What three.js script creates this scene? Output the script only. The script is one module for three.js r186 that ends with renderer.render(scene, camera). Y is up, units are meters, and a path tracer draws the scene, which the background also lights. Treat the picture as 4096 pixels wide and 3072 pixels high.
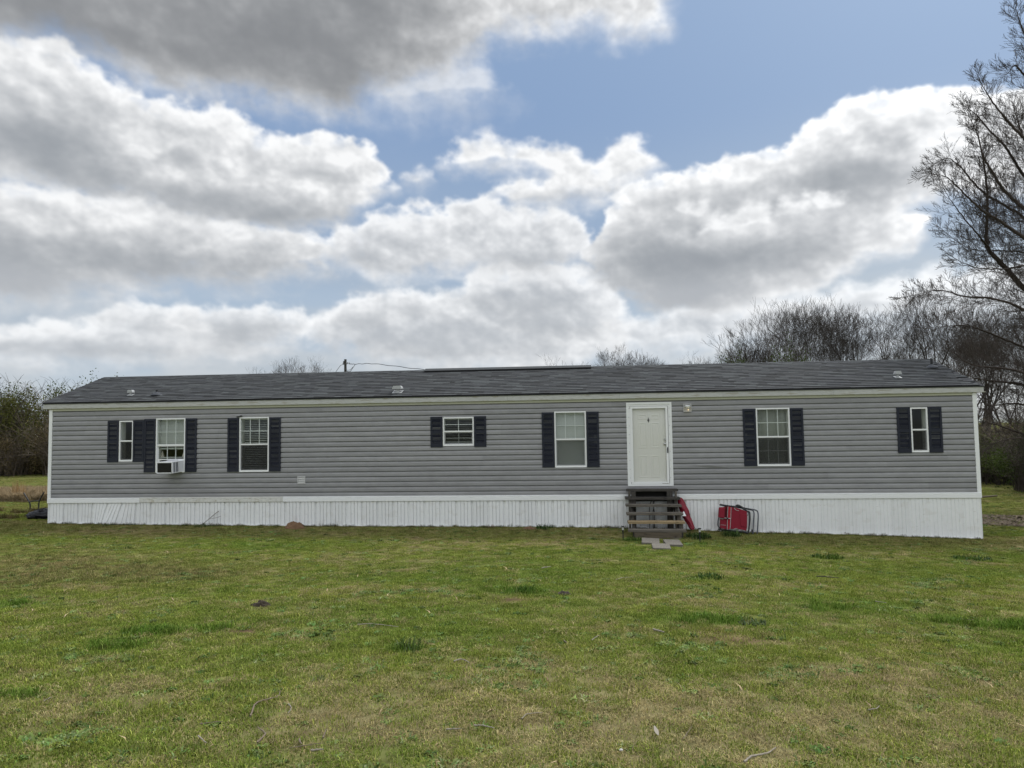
import * as THREE from 'three';
import { mergeGeometries } from 'three/addons/utils/BufferGeometryUtils.js';
import { RoundedBoxGeometry } from 'three/addons/geometries/RoundedBoxGeometry.js';

// ---------------------------------------------------------------- camera, exposure, sun
const scene = new THREE.Scene();
const camera = new THREE.PerspectiveCamera(56.82, 4 / 3, 0.1, 1500);
camera.rotation.order = 'YXZ';
camera.position.set(2.247, 1.723, 17.561);
camera.rotation.set(THREE.MathUtils.degToRad(3.377), THREE.MathUtils.degToRad(5.152), THREE.MathUtils.degToRad(-0.857));
const renderer = new THREE.WebGLRenderer({ antialias: true });
renderer.setSize(1024, 768);
renderer.toneMapping = THREE.LinearToneMapping;
const EXPOSURE = 1.5;
renderer.toneMappingExposure = EXPOSURE;
renderer.shadowMap.enabled = true;

const SUN = { az: 44, el: 50 };                       // degrees right of the house's rear normal, degrees up
const rad = THREE.MathUtils.degToRad;
const sunDir = new THREE.Vector3(Math.sin(rad(SUN.az)) * Math.cos(rad(SUN.el)), Math.sin(rad(SUN.el)), -Math.cos(rad(SUN.az)) * Math.cos(rad(SUN.el)));
const sun = new THREE.DirectionalLight(new THREE.Color(1, 0.96, 0.9), 1.5);
sun.name = 'sun';
sun.position.copy(sunDir).multiplyScalar(60);
sun.castShadow = true;
sun.shadow.radius = 26;
sun.shadow.mapSize.set(2048, 2048);
Object.assign(sun.shadow.camera, { left: -45, right: 45, top: 45, bottom: -45, near: 1, far: 160 });
scene.add(sun, sun.target);

// ---------------------------------------------------------------- random numbers and noise
function rng(seed) {
  let s = seed | 0;
  return () => { s = (s + 0x6d2b79f5) | 0; let t = Math.imul(s ^ (s >>> 15), 1 | s); t = (t + Math.imul(t ^ (t >>> 7), 61 | t)) ^ t; return ((t ^ (t >>> 14)) >>> 0) / 4294967296; };
}
const PERM = (() => { const r = rng(77), p = Array.from({ length: 256 }, (_, i) => i); for (let i = 255; i > 0; i--) { const j = Math.floor(r() * (i + 1)); [p[i], p[j]] = [p[j], p[i]]; } return Uint8Array.from([...p, ...p]); })();
const GX = Float32Array.from({ length: 16 }, (_, i) => Math.cos(i * Math.PI / 8)), GY = Float32Array.from({ length: 16 }, (_, i) => Math.sin(i * Math.PI / 8));
function noise(x, y) {                                 // gradient noise, about -0.7 .. 0.7
  const ix = Math.floor(x), iy = Math.floor(y), fx = x - ix, fy = y - iy, X = ix & 255, Y = iy & 255;
  const u = fx * fx * fx * (fx * (fx * 6 - 15) + 10), v = fy * fy * fy * (fy * (fy * 6 - 15) + 10);
  const a = PERM[PERM[X] + Y] & 15, b = PERM[PERM[X + 1] + Y] & 15, c = PERM[PERM[X] + Y + 1] & 15, d = PERM[PERM[X + 1] + Y + 1] & 15;
  const n0 = GX[a] * fx + GY[a] * fy, n1 = GX[b] * (fx - 1) + GY[b] * fy, n2 = GX[c] * fx + GY[c] * (fy - 1), n3 = GX[d] * (fx - 1) + GY[d] * (fy - 1);
  return n0 + u * (n1 - n0) + v * (n2 - n0 + u * (n0 - n1 - n2 + n3));
}
function fbm(x, y, o = 4) { let s = 0, a = 1; for (let i = 0; i < o; i++) { s += a * noise(x, y); x = x * 2.03 + 17.1; y = y * 2.03 - 9.7; a *= 0.5; } return s; }
function billow(x, y, o = 4) { let s = 0, a = 1, t = 0; for (let i = 0; i < o; i++) { s += a * (1 - 2.2 * Math.abs(noise(x, y))); t += a; x = x * 2.07 + 5.3; y = y * 2.07 + 11.9; a *= 0.52; } return s / t; }
const clamp = (x, a = 0, b = 1) => Math.min(b, Math.max(a, x));
const sstep = (a, b, x) => { const t = clamp((x - a) / (b - a)); return t * t * (3 - 2 * t); };
const lerp = (a, b, t) => a + (b - a) * t;
const lerp3 = (a, b, t) => [lerp(a[0], b[0], t), lerp(a[1], b[1], t), lerp(a[2], b[2], t)];

// ---------------------------------------------------------------- sky: air and cumulus by azimuth and elevation (degrees), computed for the whole dome
// each cloud: outline as azimuth, elevation pairs; ruffle of its edge; softness; how deep grey it gets inside
const CLOUDS = [
  { n: 'low3', p: [2.2,8.0,9.5,9.2,16.3,9.4,22.5,9.8,26.8,10.0,32.7,10.1,36,9,36,6,32.5,6.6,25.3,7.0,16.2,6.6,9.3,5.6,2.9,5.4], amp: 1.1, soft: 0.9, in: 0.32, a: 0.8 },
  { n: 'low2', p: [-46,6.5,-42.5,6.5,-38.6,7.3,-35.9,7.8,-33.9,9.1,-32.1,9.4,-29.4,8.9,-26.1,9.3,-22.1,9.0,-21.2,7.4,-24.1,5.9,-29.3,5.5,-35.8,4.8,-46,4.4], amp: 0.8, soft: 0.5, in: 0.45, a: 0.85 },
  { n: 'low1', p: [-20.4,8.5,-17.9,10.4,-14.2,11.2,-10.5,10.5,-9.0,11.2,-8.6,12.1,-5.6,13.0,-2.6,13.5,0.8,12.3,3.4,11.1,4.2,8.7,3.2,5.8,-1.6,4.4,-9.1,4.9,-16.4,5.3,-20.4,6.5], amp: 0.9, soft: 0.55, in: 0.42, a: 0.88 },
  { n: 'mid', p: [-20.0,13.8,-18.9,15.3,-16.4,16.5,-13.8,17.3,-10.7,17.0,-9.5,18.3,-6.7,18.5,-5.0,17.3,-2.1,17.0,0.7,16.1,1.6,14.4,0.0,12.5,-4.1,11.7,-9.0,12.6,-14.2,11.7,-17.9,12.3], amp: 1.1, soft: 0.6, in: 0.26, a: 0.93 },
  { n: 'small', p: [-10.6,20.9,-8.9,21.8,-6.6,22.5,-5.1,21.8,-1.3,21.6,2.1,20.5,3.3,21.8,5.1,21.9,6.5,20.4,5.8,18.9,3.1,17.6,-1.4,17.5,-5.0,17.6,-5.9,18.6,-2.5,19.7,-3.2,20.5,-6.6,20.3,-9.3,20.5], amp: 1.0, soft: 0.75, in: 0.15 },
  { n: 'right', p: [1.6,15.0,2.4,16.7,4.7,18.4,7.2,19.2,9.8,19.5,12.3,19.9,14.7,19.9,17.2,20.0,18.5,21.6,21.1,22.6,23.1,22.8,24.9,22.2,27.7,21.9,29.5,21.3,33.4,20.6,38,21,39,16,33.2,14.6,28.4,15.0,25.9,15.0,24.1,14.6,25.6,13.5,25.0,12.0,21.7,11.4,19.5,10.1,14.6,8.8,9.4,8.4,5.2,9.7,1.9,11.5,0.6,13.2], amp: 0.75, soft: 0.34, in: 0.26 },
  { n: 'leftB', p: [-47,16.2,-43.3,16.2,-40.3,16.4,-38.5,16.0,-36.0,16.0,-33.1,16.4,-30.1,16.1,-26.8,15.5,-23.5,15.1,-20.0,14.5,-20.0,12.6,-23.5,11.4,-28.4,10.8,-33.0,10.1,-37.3,9.1,-43.1,8.3,-47,8.3], amp: 1.1, soft: 0.7, in: 0.32 },
  { n: 'leftA', p: [-47,24.4,-43.5,24.1,-40.0,25.1,-38.1,25.2,-36.2,24.3,-35.0,23.4,-32.6,22.9,-30.1,23.2,-27.6,23.3,-25.9,22.7,-24.6,21.8,-22.1,21.4,-20.4,22.3,-17.9,22.2,-16.2,21.5,-15.1,19.4,-15.6,18.5,-16.4,17.0,-18.6,15.9,-22.8,15.3,-27.5,15.1,-30.7,15.6,-34.3,16.2,-37.1,15.8,-39.3,16.5,-43.3,16.2,-47,16], amp: 0.9, soft: 0.45, in: 0.28 },
  { n: 'puff', p: [9.9,14.6,10.7,15.4,12.5,15.8,14.4,16.2,15.3,15.1,14.8,14.5,12.6,14.3], amp: 0.9, soft: 0.7, in: 0.25, a: 0.8 },
  { n: 'puff', p: [7.8,17.0,8.8,17.2,9.9,16.6,10.8,16.8,10.4,16.0,8.8,16.1], amp: 0.8, soft: 0.6, in: 0.2, a: 0.7 },
  { n: 'puff', p: [15.5,15.4,16.4,16.2,17.5,15.9,18.1,15.0,16.7,14.9], amp: 0.8, soft: 0.6, in: 0.2, a: 0.75 },
  { n: 'puff', p: [25.3,19.1,27.1,19.3,27.8,18.4,26.0,18.4], amp: 0.8, soft: 0.7, in: 0.1, a: 0.8 },
  { n: 'puff', p: [18.2,16.3,19.2,16.5,20.4,16.1,19.9,15.4,18.5,15.5], amp: 0.8, soft: 0.6, in: 0.1, a: 0.8 },
  { n: 'puff', p: [-36.3,15.8,-35.0,16.3,-33.1,16.4,-32.4,15.5,-33.7,14.7,-35.7,14.9], amp: 1.0, soft: 0.7, in: 0.15, a: 0.7 },
  { n: 'puff', p: [-28.0,15.0,-26.7,15.3,-25.9,14.7,-26.8,13.7,-27.8,14.2], amp: 0.8, soft: 0.6, in: 0.15, a: 0.7 },
  { n: 'puff', p: [-31.8,7.9,-30.6,9.0,-29.0,8.4,-28.1,7.2,-29.6,6.0,-31.2,6.9], amp: 0.9, soft: 0.8, in: 0.1, a: 0.7 },
  { n: 'wisp', p: [-15.6,25.1,-14.5,26.4,-10.4,27.5,-7.3,27.3,-6.1,26.0,-8.9,25.0,-12.7,24.7], amp: 1.4, soft: 1.5, in: 0.1, a: 0.62 },
  { n: 'dot', p: [-13.9,19.6,-12.7,20.1,-12.0,19.7,-12.5,18.9,-13.3,19.0], amp: 0.7, soft: 0.6, in: 0.05, a: 0.75 },
  { n: 'dot', p: [-15.2,18.7,-14.6,19.0,-14.0,18.7,-14.6,18.4], amp: 0.4, soft: 0.4, in: 0.05, a: 0.7 },
  { n: 'dot', p: [-7.6,22.8,-6.6,23.2,-6.1,22.8,-6.8,22.4], amp: 0.5, soft: 0.6, in: 0.05, a: 0.6 },
  { n: 'top', p: [-50,33,-20,46,8,46,12.6,37.2,8.0,31.0,7.6,29.4,4.0,28.9,2.7,30.2,0.4,29.8,-6.5,29.4,-8.8,27.8,-10.6,26.9,-16.6,25.4,-17.7,24.1,-19.2,23.4,-21.8,24.0,-25.6,24.3,-29.2,24.2,-30.8,23.5,-33.2,24.2,-36.2,25.3,-39.0,25.7,-41.5,24.7,-44.4,24.1,-50,24], amp: 0.9, soft: 0.75, in: 0.28 },
];
// grey undersides: cloud, azimuth, elevation, reach in azimuth and elevation, depth
const GREYS = [
  ['right',7.0,11.8,5.3,2.8,0.95], ['right',13.7,12.9,6.2,1.6,0.9], ['right',21.0,17.3,3.9,1.7,0.85], ['right',9.5,9.9,3.1,1.0,0.6], ['right',9.0,16.3,3.1,1.4,0.35], ['right',17.5,15.4,3.4,1.2,0.35],
  ['leftB',-33.0,11.7,11.6,1.2,0.85], ['leftB',-40.4,10.2,4.2,1.4,0.8], ['leftB',-26.2,13.5,4.1,0.8,0.5],
  ['leftA',-39.3,19.3,3.5,2.0,0.8], ['leftA',-24.9,16.2,6.7,1.0,0.9], ['leftA',-33.1,17.3,4.9,1.2,0.4], ['leftA',-36.6,18.0,3.5,1.5,0.45], ['leftA',-30.1,19.6,1.9,0.8,0.3],
  ['top',-24.6,27.8,10.5,2.5,1.1], ['top',-34.8,27.0,9.5,1.6,0.9], ['top',-18.6,25.9,2.2,1.5,0.8], ['top',-18.4,31.4,7.2,2.6,0.8], ['top',-41.6,26.4,4.2,1.3,0.6], ['top',-28,33,14,4,0.9],
  ['low1',-12.8,6.8,6.7,1.1,0.5], ['low1',-4.5,9.3,3.3,1.1,0.4], ['low2',-27.7,7.2,3.9,0.9,0.5], ['low2',-35.8,5.6,6.5,0.5,0.5], ['mid',-15.3,13.3,4.0,0.9,0.45], ['mid',-3.3,13.3,3.4,0.9,0.45], ['small',-1.0,18.1,3.8,0.4,0.3],
];
for (const c of CLOUDS) {
  c.box = [1e9, -1e9, 1e9, -1e9];
  for (let i = 0; i < c.p.length; i += 2) { c.box[0] = Math.min(c.box[0], c.p[i]); c.box[1] = Math.max(c.box[1], c.p[i]); c.box[2] = Math.min(c.box[2], c.p[i + 1]); c.box[3] = Math.max(c.box[3], c.p[i + 1]); }
  c.greys = GREYS.filter((g) => g[0] === c.n);
}
function insideBy(p, x, y) {                            // distance to the outline, positive inside
  let best = 1e9, odd = false;
  for (let i = 0, j = p.length - 2; i < p.length; j = i, i += 2) {
    const ax = p[j], ay = p[j + 1], bx = p[i], by = p[i + 1], dx = bx - ax, dy = by - ay;
    const t = clamp(((x - ax) * dx + (y - ay) * dy) / (dx * dx + dy * dy)), ex = x - ax - dx * t, ey = y - ay - dy * t, d = ex * ex + ey * ey;
    if (d < best) best = d;
    if ((ay > y) !== (by > y) && x < ax + (dx * (y - ay)) / dy) odd = !odd;
  }
  return (odd ? 1 : -1) * Math.sqrt(best);
}
const shown = (...c) => c.map((v) => v / EXPOSURE);      // radiance that the camera shows as this value
const WHITE = shown(0.94, 0.95, 0.96), GREY = shown(0.3, 0.326, 0.36), DARK = shown(0.235, 0.246, 0.262);
const AIR = [[0, shown(0.56, 0.62, 0.66)], [8, shown(0.4, 0.5, 0.62)], [16, shown(0.31, 0.42, 0.59)], [24, shown(0.255, 0.37, 0.575)], [34, shown(0.27, 0.385, 0.585)], [90, shown(0.15, 0.26, 0.5)]];
function air(el) {                                      // clear air between the clouds
  for (let i = 1; i < AIR.length; i++) if (el <= AIR[i][0]) return lerp3(AIR[i - 1][1], AIR[i][1], sstep(AIR[i - 1][0], AIR[i][0], el));
  return AIR[AIR.length - 1][1];
}
const HAZE0 = shown(0.42, 0.48, 0.54), HAZE1 = shown(0.64, 0.665, 0.685);
const LOW = 0.45 / EXPOSURE;
function seen(az, el, out) {                            // the part of the sky whose clouds are laid out one by one
  let c = air(el);
  const right = sstep(-8, 34, az);
  c = [c[0] * (1 + 0.3 * right), c[1] * (1 + 0.2 * right), c[2] * (1 + 0.1 * right)];
  // thin far clouds near the horizon, flattened by distance
  const f = fbm(az * 0.09 + 3, el * 0.34 + 7, 5), haze = sstep(16, 4, el);
  const k = sstep(-0.25, 0.38, f + 0.02) * haze * 0.72, w2 = 0.5 + 0.75 * fbm(az * 0.17 + 31, el * 0.55 + 3, 4);
  c = lerp3(c, lerp3(HAZE0, HAZE1, clamp(w2)), k);
  for (const q of CLOUDS) {
    const m = q.amp * 1.6 + q.soft * 2;
    if (az < q.box[0] - m || az > q.box[1] + m || el < q.box[2] - m || el > q.box[3] + m) continue;
    const wx = az + 0.8 * noise(az * 0.22 + 9, el * 0.3 + q.box[0]), wy = el + 0.6 * noise(az * 0.25 + 40, el * 0.32 + q.box[2]);
    let d = insideBy(q.p, wx, wy);
    if (d < -m) continue;
    const under = sstep(-0.3, 0.4, insideBy(q.p, wx, wy + 0.6) - d);           // near a base, which is softer than a top
    const ruffle = fbm(az * 0.42 + q.box[1], el * 0.6 + q.box[3], 6), puff = billow(az * 0.34 + q.box[3], el * 0.5, 6);
    d += q.amp * (0.7 * ruffle + 0.9 * (puff - 0.4));
    const soft = q.soft * lerp(0.8, 2.2, under), a = Math.pow(sstep(-soft, soft, d), 1.15) * (q.a ?? 1) * (1 - 0.3 * sstep(0.1, 0.5, fbm(az * 0.5 + 60, el * 0.8 + 2, 4)) * sstep(1.6, 0.2, d));
    if (a <= 0) continue;
    const gn = fbm(az * 0.2 + 5, el * 0.34 + q.box[0], 5), rim = sstep(0.1, 2.6, d);
    let g = q.in * rim * (1 + 0.9 * gn);
    for (const e of q.greys) { const ex = (az - e[1]) / e[3], ey = (el - e[2]) / e[4]; g += e[5] * Math.exp(-0.8 * (ex * ex + ey * ey)) * (1 + 0.45 * gn); }
    const big = billow(az * 0.3 + q.box[3], el * 0.44, 3) - billow((az + 0.7) * 0.3 + q.box[3], (el + 0.9) * 0.44, 3);      // the side of each puff turned to the sun
    const fine = fbm(az * 0.9 + 3, el * 1.2 + q.box[2], 4) + 0.9 * (billow((az + 0.25) * 0.8 + 9, (el + 0.3) * 1.05 + q.box[3], 3) - billow(az * 0.8 + 9, el * 1.05 + q.box[3], 3));
    g += clamp(-0.42 * big, -0.26, 0.34) * (0.5 + 0.5 * rim) + 0.11 * fine + 0.1 * under * (1 - rim);
    g = 1 - Math.exp(-1.5 * Math.max(0, g));
    const col = lerp3(WHITE, q.n === 'top' ? DARK : GREY, g), lit = 1 + (0.12 * right + 0.1 * clamp(1 - d) * (1 - under)) * (1 - clamp(g));
    c = lerp3(c, [col[0] * lit, col[1] * lit, col[2] * lit], a);
  }
  const floor = LOW * sstep(14.5, 10, el), mean = (c[0] + c[1] + c[2]) / 3, up = Math.log(1 + Math.exp((floor - mean) * 22)) / 22;   // lifts the low sky smoothly to a brightness floor
  out[0] = c[0] + up; out[1] = c[1] + up; out[2] = c[2] + up * 1.04;
}
function beyond(x, y, z, el, out) {                     // the rest of the dome: same air and cumulus, its clouds brightened to light the front wall
  const s = 1 / (y + 0.12), px = x * s, pz = z * s;
  let d = fbm(px * 0.9 + 4.2, pz * 0.9 + 1.3, 5) + 0.16 + 0.25 * (billow(px * 1.7, pz * 1.7, 3) - 0.4);
  const a = sstep(-0.04, 0.14, d) * sstep(0, 5, el), g = clamp(sstep(0.1, 0.55, d) * 0.8 + 0.3 * fbm(px * 2.2 + 8, pz * 2.2, 3));
  const back = 0.5 - 0.5 * (x * sunDir.x + y * sunDir.y + z * sunDir.z);      // cumulus across from the sun is brightened most, to fill the front wall
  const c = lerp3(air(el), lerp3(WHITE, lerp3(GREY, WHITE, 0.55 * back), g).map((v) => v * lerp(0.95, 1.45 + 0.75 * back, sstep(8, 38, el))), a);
  out[0] = c[0]; out[1] = c[1]; out[2] = c[2];
}
{
  const W = 4096, H = 2048, data = new Float32Array(W * H * 4), A = [0, 0, 0], B = [0, 0, 0];
  for (let row = 0; row < H; row++) {
    const el = ((row + 0.5) / H) * 180 - 90, ce = Math.cos(rad(el)), y = Math.sin(rad(el));
    for (let col = 0; col < W; col++) {
      const o = (row * W + col) * 4;
      data[o + 3] = 1;
      if (el < -0.5) { data[o] = 0.3; data[o + 1] = 0.32; data[o + 2] = 0.3; continue; }
      const lon = ((col + 0.5) / W - 0.5) * 2 * Math.PI, x = ce * Math.cos(lon), z = ce * Math.sin(lon), az = Math.atan2(x, -z) * 180 / Math.PI;
      const w = sstep(-51, -46, az) * sstep(43, 37, az) * sstep(42, 35, el);
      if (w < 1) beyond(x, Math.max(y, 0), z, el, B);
      if (w > 0) seen(az, el, A);
      const cos = x * sunDir.x + y * sunDir.y + z * sunDir.z, ang = Math.acos(clamp(cos, -1, 1)) * 180 / Math.PI;
      const glow = 1 + 2.2 * Math.exp(-Math.pow(ang / 12, 2)) + 0.2 * Math.exp(-Math.pow(ang / 28, 2));     // bright cloud and air round the hidden sun
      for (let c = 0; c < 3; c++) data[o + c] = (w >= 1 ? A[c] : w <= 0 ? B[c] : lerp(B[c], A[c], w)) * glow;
    }
  }
  const sky = new THREE.DataTexture(data, W, H, THREE.RGBAFormat, THREE.FloatType);
  sky.name = 'sky';
  sky.mapping = THREE.EquirectangularReflectionMapping;
  sky.magFilter = THREE.LinearFilter;
  sky.needsUpdate = true;
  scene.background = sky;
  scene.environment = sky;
}

// ---------------------------------------------------------------- helpers
const used = {};
function numbered(name) { const n = used[name] ?? 0; used[name] = n + 1; return n ? name + '_' + String(n).padStart(3, '0') : name; }
function mesh(name, geometry, material, parent) {
  const m = new THREE.Mesh(geometry, material);
  m.name = parent ? name : numbered(name);
  m.castShadow = m.receiveShadow = true;
  (parent ?? scene).add(m);
  return m;
}
function thing(name, label, category, pos = [0, 0, 0], group) {
  const g = new THREE.Group();
  g.name = numbered(name);
  g.position.set(...pos);
  g.userData = { label, category };
  if (group) g.userData.group = group;
  scene.add(g);
  return g;
}
function tag(o, label, category, group) { o.userData.label = label; o.userData.category = category; if (group) o.userData.group = group; return o; }
const stuff = (o) => { o.userData.kind = 'stuff'; return o; };
const box = (w, h, d, x = 0, y = 0, z = 0) => new THREE.BoxGeometry(w, h, d).translate(x, y, z);
const span = (x0, x1, y0, y1, z0, z1) => box(x1 - x0, y1 - y0, z1 - z0, (x0 + x1) / 2, (y0 + y1) / 2, (z0 + z1) / 2);
const rbox = (w, h, d, r, x = 0, y = 0, z = 0) => new RoundedBoxGeometry(w, h, d, 1, r).translate(x, y, z);
const merged = (list) => mergeGeometries(list.map((g) => { const q = g.index ? g.toNonIndexed() : g; for (const k of Object.keys(q.attributes)) if (!['position', 'normal', 'uv'].includes(k)) q.deleteAttribute(k); return q; }));
function uvBy(g, fu, fv) { const p = g.attributes.position, u = g.attributes.uv; for (let i = 0; i < p.count; i++) u.setXY(i, fu(p.getX(i), p.getY(i), p.getZ(i)), fv(p.getX(i), p.getY(i), p.getZ(i))); return g; }
class Tubes {                                           // collects tapered tubes into one geometry
  constructor() { this.p = []; this.n = []; this.i = []; this.c = 0; }
  add(pts, radii, sides = 4) {
    const n = pts.length, base = this.c;
    let ux = 0, uy = 0, uz = 0;
    for (let k = 0; k < n; k++) {
      const a = pts[Math.max(0, k - 1)], b = pts[Math.min(n - 1, k + 1)];
      let tx = b[0] - a[0], ty = b[1] - a[1], tz = b[2] - a[2];
      const l = Math.hypot(tx, ty, tz) || 1; tx /= l; ty /= l; tz /= l;
      if (k === 0) { if (Math.abs(ty) < 0.9) { ux = tz; uy = 0; uz = -tx; } else { ux = 1; uy = 0; uz = 0; } }
      const dt = ux * tx + uy * ty + uz * tz; ux -= dt * tx; uy -= dt * ty; uz -= dt * tz;
      const lu = Math.hypot(ux, uy, uz) || 1; ux /= lu; uy /= lu; uz /= lu;
      const vx = ty * uz - tz * uy, vy = tz * ux - tx * uz, vz = tx * uy - ty * ux, r = Array.isArray(radii) ? radii[k] : radii;
      for (let s = 0; s < sides; s++) {
        const q = (s / sides) * 2 * Math.PI, co = Math.cos(q), si = Math.sin(q), nx = ux * co + vx * si, ny = uy * co + vy * si, nz = uz * co + vz * si;
        this.p.push(pts[k][0] + nx * r, pts[k][1] + ny * r, pts[k][2] + nz * r); this.n.push(nx, ny, nz);
      }
    }
    for (let k = 0; k < n - 1; k++) for (let s = 0; s < sides; s++) {
      const a = base + k * sides + s, b = base + k * sides + ((s + 1) % sides);
      this.i.push(a, b, b + sides, a, b + sides, a + sides);
    }
    if (sides > 4) for (const k of [0, n - 1]) for (let s = 1; s < sides - 1; s++) this.i.push(base + k * sides, base + k * sides + s, base + k * sides + s + 1);
    this.c += n * sides;
  }
  geometry() {
    const g = new THREE.BufferGeometry();
    g.setAttribute('position', new THREE.Float32BufferAttribute(this.p, 3));
    g.setAttribute('normal', new THREE.Float32BufferAttribute(this.n, 3));
    g.setAttribute('uv', new THREE.Float32BufferAttribute(new Float32Array(this.c * 2), 2));
    g.setIndex(this.i);
    return g;
  }
}
const tube = (pts, r, sides = 6) => { const t = new Tubes(); t.add(pts, r, sides); return t.geometry(); };
function smooth(pts, per = 6) { return new THREE.CatmullRomCurve3(pts.map((p) => new THREE.Vector3(...p)), false, 'centripetal').getPoints((pts.length - 1) * per).map((v) => [v.x, v.y, v.z]); }
function texture(w, h, f, srgb = true, ru = 1, rv = 1) {  // f(u, v) gives linear rgb or one value
  const d = new Uint8Array(w * h * 4), enc = (x) => Math.round(255 * clamp(srgb ? (x <= 0.0031308 ? 12.92 * x : 1.055 * Math.pow(x, 1 / 2.4) - 0.055) : x));
  for (let y = 0; y < h; y++) for (let x = 0; x < w; x++) {
    const v = f((x + 0.5) / w, (y + 0.5) / h), o = (y * w + x) * 4, a = Array.isArray(v) ? v : [v, v, v];
    d[o] = enc(a[0]); d[o + 1] = enc(a[1]); d[o + 2] = enc(a[2]); d[o + 3] = 255;
  }
  const t = new THREE.DataTexture(d, w, h, THREE.RGBAFormat);
  t.colorSpace = srgb ? THREE.SRGBColorSpace : THREE.NoColorSpace;
  t.wrapS = t.wrapT = THREE.MirroredRepeatWrapping; t.magFilter = THREE.LinearFilter; t.repeat.set(ru, rv); t.needsUpdate = true;
  return t;
}
const std = (r, g, b, roughness = 0.8, extra = {}) => new THREE.MeshStandardMaterial({ color: new THREE.Color().setRGB(r, g, b), roughness, ...extra });
const tint = (m, k) => { const q = m.clone(); q.color.multiplyScalar(k); return q; };

// ---------------------------------------------------------------- the ground
const XB = [-60, -11.6, -8.76, -6.745, -3.474, -0.307, 1.545, 2.76, 5.026, 6.27, 8.6, 10.29, 11.52, 15, 60];
const YB = [-0.8, -0.629, -0.669, -0.693, -0.719, -0.738, -0.748, -0.763, -0.827, -0.889, -0.939, -1.004, -1.046, -1.15, -1.5];
function base(x) { if (x <= XB[0]) return YB[0]; for (let i = 1; i < XB.length; i++) if (x < XB[i]) return lerp(YB[i - 1], YB[i], (x - XB[i - 1]) / (XB[i] - XB[i - 1])); return YB[YB.length - 1]; }
function ground(x, z) {
  const b = base(x), bump = 0.02 * noise(x * 0.6 + 3, z * 0.6) + 0.012 * noise(x * 1.7, z * 1.7 + 5);
  const k = clamp((z - 0.4) / 1.2);
  if (z >= 0) { const t = Math.pow(clamp((z - 0.8) / 16.7), 1.35); return (b - 0.05 * Math.min(z, 1.2) / 1.2) * (1 - t) + 0.06 * t + bump * k; }
  const t = clamp(-z / 25); return lerp(b, -1.05, t) + bump * clamp(-z / 3) * 1.5;
}
// what grows where: dry 0..1, lush 0..1, bare 0..1; patches as x, z, reach in x and z, kind, strength
const PATCHES = [
  [-2.24, 10.32, 0.45, 0.3, 'lush', 1], [-2.26, 10.9, 0.5, 0.25, 'lush', 0.9], [-1.56, 10.17, 0.35, 0.2, 'lush', 0.9], [-1.3, 10.22, 0.25, 0.14, 'bare', 1], [-4.93, 7.82, 0.6, 0.3, 'dry', 1], [-4.94, 8.99, 0.5, 0.3, 'lush', 1], [-2.05, 12.36, 0.4, 0.25, 'lush', 1],
  [0.56, 10.85, 0.3, 0.2, 'lush', 1], [0.45, 11.0, 0.22, 0.12, 'bare', 0.8], [1.47, 7.76, 0.35, 0.3, 'lush', 1], [1.34, 8.32, 0.35, 0.25, 'bare', 0.9], [3.51, 9.35, 0.7, 0.5, 'lush', 0.8], [3.55, 9.82, 0.4, 0.22, 'bare', 1], [3.78, 10.21, 0.4, 0.2, 'bare', 1],
  [4.65, 11.35, 0.8, 0.5, 'dry', 0.9], [5.12, 11.57, 0.5, 0.35, 'dry', 0.9], [4.52, 11.45, 0.5, 0.28, 'bare', 0.7], [-5.9, 6.17, 1.8, 1.0, 'olive', 1], [-3.9, 6.53, 1.2, 0.8, 'olive', 0.9], [-8, 5.2, 2.2, 1.0, 'olive', 0.8], [1.37, 12.25, 0.7, 0.4, 'dry', 0.9], [0.57, 12.79, 0.6, 0.4, 'dry', 0.9],
  [2.22, 11.33, 0.8, 0.6, 'dry', 0.7], [3.0, 12.6, 0.9, 0.5, 'dry', 0.6], [-0.6, 9.6, 1.6, 1.2, 'lush', 0.3], [0.2, 6.2, 2.2, 1.4, 'lush', 0.25], [5.5, 8.6, 1.2, 0.9, 'lush', 0.5], [7.2, 9.2, 0.9, 0.8, 'lush', 0.6], [9.68, 3.15, 0.7, 0.3, 'lush', 0.8], [6.97, 3.4, 0.6, 0.3, 'lush', 0.7], [4.9, 1.95, 0.35, 0.25, 'lush', 1],
  [4.1, 6.34, 0.6, 0.3, 'lush', 0.7], [2.4, 9.9, 0.5, 0.3, 'dry', 0.7], [3.2, 8.3, 0.9, 0.4, 'dry', 0.6], [-0.5, 7.6, 0.9, 0.4, 'dry', 0.5], [-4.35, 7.0, 0.25, 0.15, 'bare', 0.4], [12.1, 0.8, 0.7, 0.6, 'dry', 0.8], [4.2, 12.2, 1.3, 0.7, 'dry', 0.65], [2.6, 12.9, 1.5, 0.5, 'dry', 0.6], [1.0, 11.6, 0.9, 0.5, 'dry', 0.5], [-6.5, 7.4, 1.6, 0.7, 'olive', 0.8], [-9.5, 3.6, 2.0, 0.8, 'olive', 0.6], [3.4, 1.7, 0.35, 0.3, 'lush', 1], [0.9, 2.4, 1.6, 0.6, 'dry', 0.5],
];
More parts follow.
